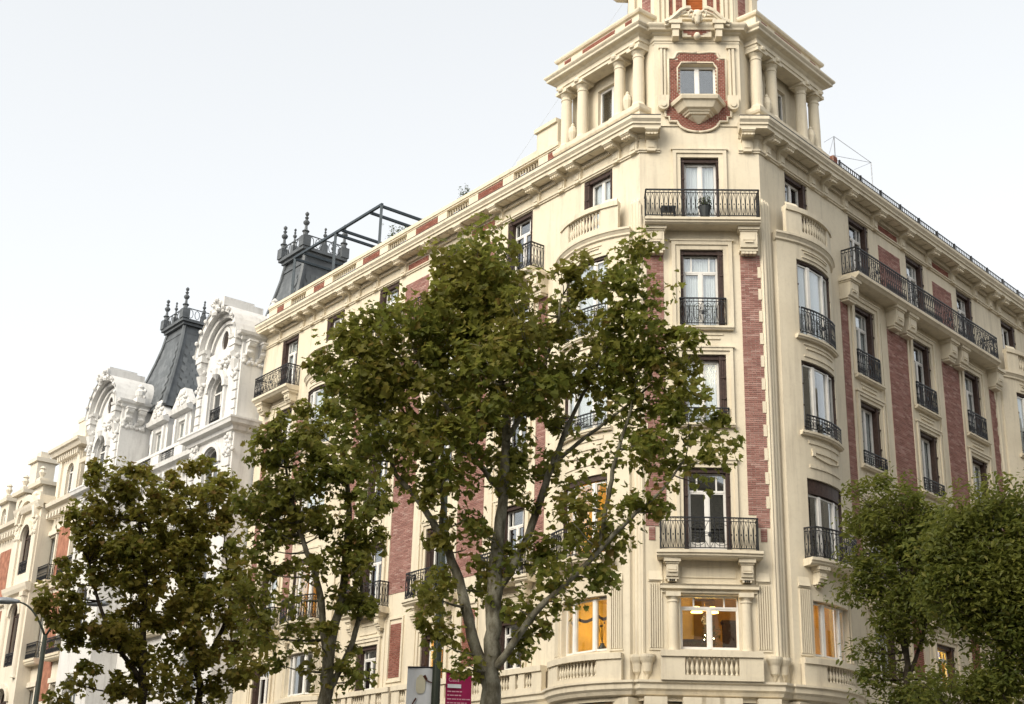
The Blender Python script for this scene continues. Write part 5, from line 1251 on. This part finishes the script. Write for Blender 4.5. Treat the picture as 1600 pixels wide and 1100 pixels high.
t5 = [(1510, 810, 40, 1.0, 0), (1550, 790, 40, 1.0, .2), (1590, 800, 45, 1.1, 0), (1480, 860, 45, 1.1, .1), (1530, 870, 60, 1.2, 0), (1590, 870, 60, 1.2, .2), (1500, 930, 55, 1.2, 0), (1560, 940, 60, 1.2, -.2), (1610, 940, 60, 1.2, 0), (1500, 965, 26, .5, 0), (1522, 985, 34, .8, .2), (1595, 1010, 50, 1.0, 0), (1640, 880, 70, 1.1, 0), (1650, 980, 70, 1.1, 0), (1522, 1080, 26, .5, 0), (1580, 1075, 50, 1.0, 0), (1470, 1085, 35, .9, 0), (1530, 1090, 40, .9, 0)]
s5 = [[(1573, 1098, 12, 0), (1572, 1050, 10, 0), (1565, 990, 8, 0), (1555, 920, 6, 0), (1545, 840, 3, 0)], [(1573, 1060, 8, 0), (1590, 1000, 7, .1), (1605, 930, 4, .1), (1600, 850, 3, .1)], [(1568, 1010, 6, 0), (1530, 950, 5, 0), (1505, 880, 3, 0)]]
make_tree('street_tree', 'wide fine-leaved green tree, the fuller one on the side street', G2, 1573, 24., s5, t5, 'leaf_fine', 'bark_dark', .10, 95, 13, False, fill=1.6, spread=1.3)

# ================================================================ street lamps and banners
def lamp_post(px, d, label, hz, head_px, both=False):
    P = at_dist(px, 900, d); P.z = .14; root = thing('street_lamp', label, 'street lamp', tuple(P), 'lamp posts of the avenue')
    M = Matrix.Translation(P); ax = -CX.copy(); ax.z = 0; ax.normalize()
    mb = MB(); mb.lathe([(.17, 0), (.17, .5), (.11, .6), (.095, 1.2), (.08, 4), (.06, hz-1.0)], n=12); put('post', mb.mesh('post', 'lamp_green', True), root, M)
    for sgn in ((-1, 1) if both else (1,)):
        a = ax*sgn; L = head_px*d/FPX; mb = MB(); pts = [Vector((0, 0, hz-1.05))+a*(L*.85*t)+Vector((0, 0, .95*(1-(1-t)**2.2))) for t in [i/10 for i in range(11)]]
        mb.tube(pts, [.034-.012*i/10 for i in range(11)], 8); put('arm', mb.mesh('arm', 'lamp_green', True), root, M)
        e = pts[-1]; mb = MB(); ang = atan2(a.y, a.x)
        mb.loft([[Vector((x, w_*cos(t), h_*sin(t)*(1 if sin(t) > 0 else .6))) for t in [2*pi*k/12 for k in range(12)]] for x, w_, h_ in ((-.12, .05, .05), (0, .09, .08), (.2, .15, .12), (.45, .16, .12), (.62, .12, .09), (.70, .04, .03))])
        mb.v = [tuple(Vector(v)) for v in mb.v]; put('lamp_head', mb.mesh('lamp_head', 'lamp_grey', True), root, M @ Matrix.Translation(e) @ RZ(ang))
    return root, M
lamp_post(84, 41, 'street lamp with curved arm and grey head before the terracotta mansion', 8.2, 60, True)
L2, M2 = lamp_post(689, 25, 'dark green lamp post carrying the two banners beside the big tree', 9.1, 96)
# banners: each hangs from its own bracket on the post
bx = CX.copy(); bx.z = 0; bx.normalize(); by = Vector((-bx.y, bx.x, 0))
def banner(name, label, x0, x1, ztop, zbot, mat, tilt):
    P = at_dist(689, 1060, 25); root = thing(name, label, 'banner', (P.x, P.y, zbot), 'banners on the lamp post')
    a = bx.copy(); a.rotate(Matrix.Rotation(tilt, 3, 'Z')); b = Vector((-a.y, a.x, 0)); Mx = Matrix((a, b, Vector((0, 0, 1)))).transposed().to_4x4(); Mx.translation = (P.x, P.y, 0)
    mb = MB(); n = 8; k = 6
    g = [[(x0+(x1-x0)*i/n, .015*sin(i*.9)+.01*sin(j*1.3), zbot+(ztop-zbot)*j/k) for i in range(n+1)] for j in range(k+1)]
    for j in range(k):
        for i in range(n):
            for s in (0, .006): mb.poly([(q[0], q[1]+s, q[2]) for q in (g[j][i], g[j][i+1], g[j+1][i+1], g[j+1][i])])
    put('cloth', mb.mesh('cloth', mat), root, Mx)
    for z in (ztop+.01, zbot-.01):
        mb = MB(); mb.tube([(0, 0, z), (x1 if abs(x1) > abs(x0) else x0, 0, z)], .014, 6); put('bracket_rod', mb.mesh('bracket_rod', 'iron'), root, Mx)
    return root, Mx
zt = 4.55
def zat(py, d=25.): return at_dist(689, py, d).z
ztop_w, ztop_m = zat(1044), zat(1050)
Bw, Mw = banner('street_banner', 'white banner printed with pale ivory bottle shapes on the lamp post', -.60, -.09, ztop_w, ztop_w-1.55, 'banner_white', radians(-4))
Bm, Mm = banner('street_banner', 'magenta banner with pale lettering on the lamp post', .09, .55, ztop_m, ztop_m-1.55, 'banner_magenta', radians(8))
def print_poly(root, M, pts, mat, name, y=-.034):
    mb = MB(); mb.poly([(x, y, z) for x, z in pts]); mb.poly([(x, y+.003, z) for x, z in pts]); put(name, mb.mesh(name, mat), root, M)
def blob(cx, cz, w_, h_, p=2.6, n=22): return [(cx+w_*math.copysign(abs(cos(t))**(2/p), cos(t)), cz+h_*math.copysign(abs(sin(t))**(2/p), sin(t))) for t in [2*pi*i/n for i in range(n)]]
for dz in (0, -.52, -1.04):
    cx = -.35+(.0 if dz == 0 else -.05 if dz == -.52 else .02)
    print_poly(Bw, Mw, blob(cx, ztop_w-.30+dz, .085, .15, 3.2), 'print_ivory', 'printed_bottle'); print_poly(Bw, Mw, blob(cx, ztop_w-.165+dz, .04, .04), 'print_ivory', 'printed_bottle', -.036)
    print_poly(Bw, Mw, [(cx+.03, ztop_w-.15+dz), (cx+.075, ztop_w-.12+dz), (cx+.12, ztop_w-.20+dz), (cx+.09, ztop_w-.235+dz)], 'print_brown', 'printed_stopper', -.038); print_poly(Bw, Mw, [(cx+.1, ztop_w-.21+dz), (cx+.2, ztop_w-.25+dz), (cx+.2, ztop_w-.27+dz), (cx+.1, ztop_w-.235+dz)], 'print_brown', 'printed_stopper', -.040)
    print_poly(Bw, Mw, [(cx-.16, ztop_w-.66+dz), (cx-.14, ztop_w-.66+dz), (cx-.06, ztop_w-.54+dz), (cx-.085, ztop_w-.52+dz)], 'print_brown', 'printed_stopper', -.036)
def text(root, M, body, x, z, size, mat):
    cu = bpy.data.curves.new('lettering', 'FONT'); cu.body = body; cu.size = size; cu.materials.append(MATS[mat]); tmp = bpy.data.objects.new('lettering', cu); COL.objects.link(tmp); me = bpy.data.meshes.new_from_object(tmp); bpy.data.objects.remove(tmp); put('lettering', me, root, M @ T(x, -.034, z) @ Matrix.Rotation(pi/2, 4, 'X'))
text(Bm, Mm, 'Casa', .13, ztop_m-.16, .10, 'print_pink')
print_poly(Bm, Mm, [(.12, ztop_m-.27), (.36, ztop_m-.27), (.36, ztop_m-.205), (.12, ztop_m-.205)], 'banner_white', 'printed_bar')
for i, L in enumerate((.26, .25, .34, .33, .2)):
    z = ztop_m-.34-i*.065; x = .12; rr = random.Random(i)
    while x < .12+L:
        w_ = rr.uniform(.03, .075); print_poly(Bm, Mm, [(x, z), (x+w_, z), (x+w_, z+.019), (x, z+.019)], 'print_pink', 'printed_line'); x += w_+.012

# ================================================================ on the roof and the balconies
PG = thing('roof_pergola', 'dark steel pergola frame on the roof terrace beside the slate pavilions', 'pergola', tuple(PL(18.8, -1, 23.38)))
def beam(a, b, r=.055, name='beam'):
    mb = MB(); mb.tube([a, b], r*1.3, 4); return put(name, mb.mesh(name, 'steel_blue'), PG)
z = 26.4; us = (15.4, 18.9, 22.3)
for u in us:
    for o in (-.35, -2.6): beam(PL(u, o, 23.38), PL(u, o, z), name='post')
for o in (-.35, -2.6): beam(PL(us[0]-.05, o, z+.05), PL(us[2]+.05, o, z+.05))
for u in (15.4, 16.2, 18.4, 18.9, 21.5, 22.3): beam(PL(u, -.35, z-.02), PL(u, -2.6, z-.02))
mb = MB(); A_, B_ = PL(15.6, -2.2, 24.9), PL(19.5, -2.2, 24.9); mb.poly([A_, B_, PL(19.5, -1.4, 24.55), PL(15.6, -1.4, 24.55)]); mb.poly([A_+Vector((0, 0, .02)), B_+Vector((0, 0, .02)), PL(19.5, -1.4, 24.57), PL(15.6, -1.4, 24.57)]); put('awning_board', mb.mesh('awning_board', 'steel_blue'), PG)
def shrub(M_loc, label, r, h, n, mat='leaf_pot', cat='plant', name='roof_plant', size=.09, pot=True):
    rnd = random.Random(int(r*1000+n)); root = thing(name, label, cat, tuple(M_loc))
    cl = [(M_loc+Vector((rnd.gauss(0, r*.5), rnd.gauss(0, r*.5), .25+rnd.random()*h)), .12, 5) for _ in range(n)]
    put('foliage', crown_mesh('foliage', cl, mat, rnd, size, False), root)
    mb = MB()
    for c, *_ in cl[::3]: mb.tube([M_loc+Vector((0, 0, .2)), c], .008, 3)
    put('stem', mb.mesh('stem', 'bark_dark'), root)
    if pot:
        mb = MB(); mb.lathe([(.16, 0), (.22, .32), (.24, .33), (.2, .3)], n=10); put('pot', mb.mesh('pot', 'pot'), root, Matrix.Translation(M_loc))
    return root
shrub(PL(9.9, -.5, 24.1), 'dark potted shrub rising over the balustraded roof parapet', .26, .85, 60)
shrub(PL(14.3, -.5, 24.0), 'low dark plant on the roof beside the pergola', .4, .8, 60)
shrub(PL(8.1, -.9, 23.7), 'small plant peeping over the parapet nearest the tower', .2, .65, 20)
shrub(PR(2.3, .12, 20.25), 'green trailing plant at the window above the right bow balustrade', .3, .2, 60, name='window_plant', pot=False, size=.08)
# potted plant and furniture on the corner balcony
P0 = Vector((.08, -.5, 19.92)); root = thing('potted_plant', 'round dark shrub in a pot on the corner balcony', 'plant', tuple(P0))
rnd = random.Random(4); put('foliage', crown_mesh('foliage', [(P0+Vector((rnd.gauss(0, .09), rnd.gauss(0, .06), .5+rnd.gauss(0, .09))), .1, 12) for _ in range(30)], 'leaf_pot', rnd, .06, False), root)
mb = MB(); mb.lathe([(.13, 0), (.19, .34), (.21, .36), (.17, .33)], n=12); put('pot', mb.mesh('pot', 'pot'), root, Matrix.Translation(P0))
Mc = T(-1.0, -.34, 19.91); root = thing('balcony_chair', 'low dark chair behind the railing of the corner balcony', 'chair', (-1.0, -.34, 19.91))
mb = MB(); mb.box(-.22, .22, -.2, .2, .34, .39); put('seat', mb.mesh('seat', 'pot'), root, Mc); mb = MB(); mb.box(-.22, .22, .17, .2, .39, .5); put('backrest', mb.mesh('backrest', 'pot'), root, Mc)
for x in (-.19, .19):
    for y in (-.17, .17): mb = MB(); mb.box(x-.015, x+.015, y-.015, y+.015, 0, .34); put('leg', mb.mesh('leg', 'pot'), root, Mc)
# wire frame on the right roof
AN = thing('antenna_frame', 'thin metal pole frame with stay wires on the railed roof', 'antenna', tuple(PR(6.5, -1, 23.38)))
def zr(px, py, u, off): 
    r = fw*FPX+CX*(px-800)+CU*(550-py); p0 = PR(0, off); t = (p0-CAMP).dot(nR)/r.dot(nR); return CAMP+r*t
a_, b_, c_ = zr(1303, 213, 0, -.9), zr(1361, 254, 0, -.9), zr(1303, 243, 0, -.9)
for q in (a_, b_): mb = MB(); mb.tube([(q.x, q.y, 23.38), q], .018, 6); put('pole', mb.mesh('pole', 'galvanised'), AN)
for p, q in ((a_, b_), (c_, b_), (a_, zr(1288, 222, 0, -.9)), (b_, zr(1335, 265, 0, -.9)), (a_, zr(1296, 240, 0, -.9))): mb = MB(); mb.tube([p, q], .010, 4); put('stay_wire', mb.mesh('stay_wire', 'galvanised'), AN)
CBL = thing('stay_cable', 'thin pale cable running down from the tower top to the parapet', 'cable', tuple(PL(7.0, -.2, 24.4)))
mb = MB(); mb.tube([Vector((-1.9, 1.6, 29.5)), PL(7.0, -.2, 24.4)], .0035, 4); put('wire', mb.mesh('wire', 'galvanised'), CBL)

# ================================================================ lit rooms: lamps, vase, tree
def point(loc, e, col=(1, .72, .30), r=.12, parent=None, name='bulb'):
    l = bpy.data.lights.new(name, 'POINT'); l.energy = e*.36; l.color = col; l.shadow_soft_size = r; o = bpy.data.objects.new(name, l); COL.objects.link(o); o.location = loc
    if parent: o.parent = parent; o.matrix_basis = WORLD[parent.name].inverted() @ Matrix.Translation(loc)
def pendant(label, loc, kind, e, drop=.5):
    root = thing('ceiling_lamp', label, 'lamp', tuple(loc)); M = Matrix.Translation(loc)
    mb = MB(); mb.tube([(0, 0, .12), (0, 0, drop)], .012, 5); put('rod', mb.mesh('rod', 'gilt'), root, M)
    if kind == 'twin':
        mb = MB(); mb.tube([(-.22, 0, .12), (0, 0, .04), (.22, 0, .12)], .014, 5); put('arm', mb.mesh('arm', 'gilt'), root, M)
        for x in (-.22, .22): mb = MB(); mb.lathe([(.17, 0), (.13, .06), (.08, .16)], x, 0, 12); put('shade', mb.mesh('shade', 'lit_shade'), root, M)
    elif kind == 'bulb': mb = MB(); mb.ball((0, 0, 0), .09, .09, .11, 10, 8); put('globe', mb.mesh('globe', 'lit_bulb'), root, M)
    else: mb = MB(); mb.lathe([(.32, 0), (.30, .1), (.06, .2)], 0, 0, 14); put('shade', mb.mesh('shade', 'lit_shade'), root, M)
    point(Vector(loc)+Vector((0, 0, -.2)), e, parent=root); return root
pendant('twin-shaded gold ceiling lamp behind the corner main floor window', (-.05, .85, 8.42), 'twin', 6, .3)
pendant('bare glowing bulb in the corner third floor window', (.22, .62, 15.28), 'bulb', 3, .3)
def inb(s, u, inn, z): return tuple((PR if s == 'R' else PL)(u, -inn, z))
pendant('glowing lamp in the left bow room of the main floor', inb('L', 1.9, .9, 8.75), 'dome', 34, .2)
pendant('broad yellow lamp glowing in the left bow window above the main floor', inb('L', 1.75, .75, 11.75), 'dome', 34, .3)
pendant('amber lamp inside the right bow window of the main floor', inb('R', 2.1, 1.2, 8.6), 'dome', 26, .2)
pendant('amber lamp in the main floor window behind the banners', inb('L', 9.9, 1.0, 8.4), 'dome', 30, .2)
pendant('amber lamp in the far left bow window with curved balcony', inb('L', 17.75, .9, 11.6), 'dome', 26, .3)
V0 = Vector(inb('L', 1.75, .1, 7.27)); root = thing('vase', 'dark vase with bare twigs in the lit left bow window', 'vase', tuple(V0)); M = Matrix.Translation(V0)
mb = MB(); mb.lathe([(.06, 0), (.11, .08), (.12, .2), (.05, .3), (.06, .33)], n=12); put('body', mb.mesh('body', 'vase', True), root, M)
mb = MB(); rr = random.Random(8)
for i in range(7):
    a = rr.uniform(-.18, .18); mb.tube([(0, 0, .3), (a*.5, rr.uniform(-.03, .03), .55), (a*1.3, rr.uniform(-.05, .05), rr.uniform(.7, .98))], .007, 4); mb.ball((a*1.3, 0, .9+rr.uniform(-.1, .05)), .025, .025, .035, 5, 4)
put('twig', mb.mesh('twig', 'vase'), root, M)
X0 = Vector((.12, 1.3, 7.2)); root = thing('christmas_tree', 'dark decorated fir with small lights behind the corner window', 'fir tree', tuple(X0)); rnd = random.Random(2)
put('foliage', crown_mesh('foliage', [(X0+Vector((rnd.gauss(0, .3*(1-t)), rnd.gauss(0, .15*(1-t)), .1+t*1.1)), .08, 8) for t in [rnd.random() for _ in range(90)]], 'leaf_pot', rnd, .06, False), root)
for i in range(7): t = rnd.random(); mb = MB(); mb.ball((0, 0, 0), .014, .014, .014, 6, 4); put('light', mb.mesh('light', 'lit_bulb'), root, Matrix.Translation(X0+Vector((rnd.uniform(-.3, .3)*(1-t), -.2, .15+t*1.0))))
# dark furniture and a swagged valance that give the lit rooms their depth
root = thing('sideboard', 'low dark sideboard in the lit room behind the corner window', 'sideboard', (-.45, 1.9, 7.05)); Mx = T(-.45, 1.9, 7.05)
mb = MB(); mb.box(-.5, .5, -.2, .25, .08, .72); put('body', mb.mesh('body', 'shutter'), root, Mx); mb = MB(); mb.box(-.54, .54, -.24, .27, .72, .76); put('top', mb.mesh('top', 'shutter'), root, Mx)
root = thing('cupboard', 'tall dark cupboard in the lit room behind the corner window', 'cupboard', (.78, 2.0, 7.05)); Mx = T(.78, 2.0, 7.05)
mb = MB(); mb.box(-.22, .22, -.2, .2, 0, 1.25); put('body', mb.mesh('body', 'shutter'), root, Mx); mb = MB(); mb.box(-.26, .26, -.24, .22, 1.25, 1.33); put('cornice', mb.mesh('cornice', 'shutter'), root, Mx)
Mx = FX('L', BOWS['B1']) @ T(0, 0, 7.25); root = thing('valance', 'brown swagged valance across the lit bow window with the vase', 'curtain', me=None, M=Mx)
for x0, x1 in ((-.92, -.5), (-.4, .4), (.5, .92)):
    mb = MB(); n = 10
    for i in range(n):
        a, b = i/n, (i+1)/n; f = lambda t: .98-.10*sin(pi*t)
        mb.poly([(x0+(x1-x0)*a, .26, f(a)), (x0+(x1-x0)*b, .26, f(b)), (x0+(x1-x0)*b, .26, f(b)+.09), (x0+(x1-x0)*a, .26, f(a)+.09)])
    put('swag', mb.bend().mesh('swag', 'shutter'), root, Mx)
# golden light strings in the side street shop
for j, u in enumerate((10.1, 14.06)):
    c = Vector(inb('R', u, .42, 7.2)); root = thing('light_string', ('string of golden lights glimmering behind the slim fine-leaved tree', 'string of golden lights glimmering behind the wide fine-leaved tree')[j], 'light string', tuple(c), 'golden light strings'); rnd = random.Random(j)
    for k in range(26):
        mb = MB(); mb.ball((0, 0, 0), .04, .04, .05, 6, 4); put('bulb', cached('sbulb', lambda: mb.mesh('bulb', 'lit_shade')), root, Matrix.Translation(c+dR*rnd.gauss(-.1, .2)+Vector((0, 0, rnd.uniform(.1, 1.4)))))
# unseen blocks opposite, added and sized to darken the lower fronts; mirrored in panes

def far_block(label, pts, h):
    c = Vector((sum(p[0] for p in pts)/len(pts), sum(p[1] for p in pts)/len(pts), 0)); root = thing('opposite_shade_block', label, 'building', tuple(c), 'shading blocks across the street')
    mb = MB(); mb.loft([[(p[0], p[1], 0) for p in pts], [(p[0], p[1], h) for p in pts]]); put('wall', mb.mesh('wall', 'soffit_grey'), root)
    for i in range(len(pts)):
        a, b = Vector((*pts[i][:2], 0)), Vector((*pts[(i+1) % len(pts)][:2], 0)); d = (b-a); L = d.length; d.normalize(); n = Vector((d.y, -d.x, 0))
        if n.dot(c-a) > 0: n = -n
        mb = MB(); cm = MB(); k = int(L/3.2)
        for z in (5.2, 9, 12.8, 16.6):
            for j in range(k):
                p = a+d*((j+.5)*L/k)+n*.02
                mb.poly([p-d*.6+Vector((0, 0, z)), p+d*.6+Vector((0, 0, z)), p+d*.6+Vector((0, 0, z+2.3)), p-d*.6+Vector((0, 0, z+2.3))])
        if mb.v: o = put('window_field', mb.mesh('window_field', 'room_dark'), root); o['kind'] = 'stuff'
    P2 = [(p[0], p[1]) for p in pts]
    mb = MB(); rings = []
    for sc, z in ((1.0, h-1.2), (1.02, h-1.0), (1.03, h-.4), (1.0, h)): rings.append([(c.x+(p[0]-c.x)*sc, c.y+(p[1]-c.y)*sc, z) for p in pts])
    mb.loft(rings); put('cornice', mb.mesh('cornice', 'soffit_grey'), root)
def mix(lo, ro):                       # point lying lo metres off the left front line and ro metres off the right one
    A = Matrix(((nL.x, nL.y), (nR.x, nR.y))); b = Vector((lo+nL.dot(Vector((-HC, 0, 0))), ro+nR.dot(Vector((HC, 0, 0))))); return A.inverted() @ b
far_block('stone block behind the viewer, unseen, sized to shade the lower front and mirrored in the corner panes', [mix(31, 14), mix(31, 60), mix(50, 60), mix(50, 14)], 28)
far_block('stone block across the avenue, unseen, stretched to shade the lower corner floors and mirrored in the left panes', [PL(75, 31), PL(-13, 31), PL(-13, 48), PL(75, 48)], 21)
far_block('stone block across the side street, unseen, added to shade the lower right front and mirrored in the right panes', [PR(-6, 24), PR(60, 24), PR(60, 40), PR(-6, 40)], 28)
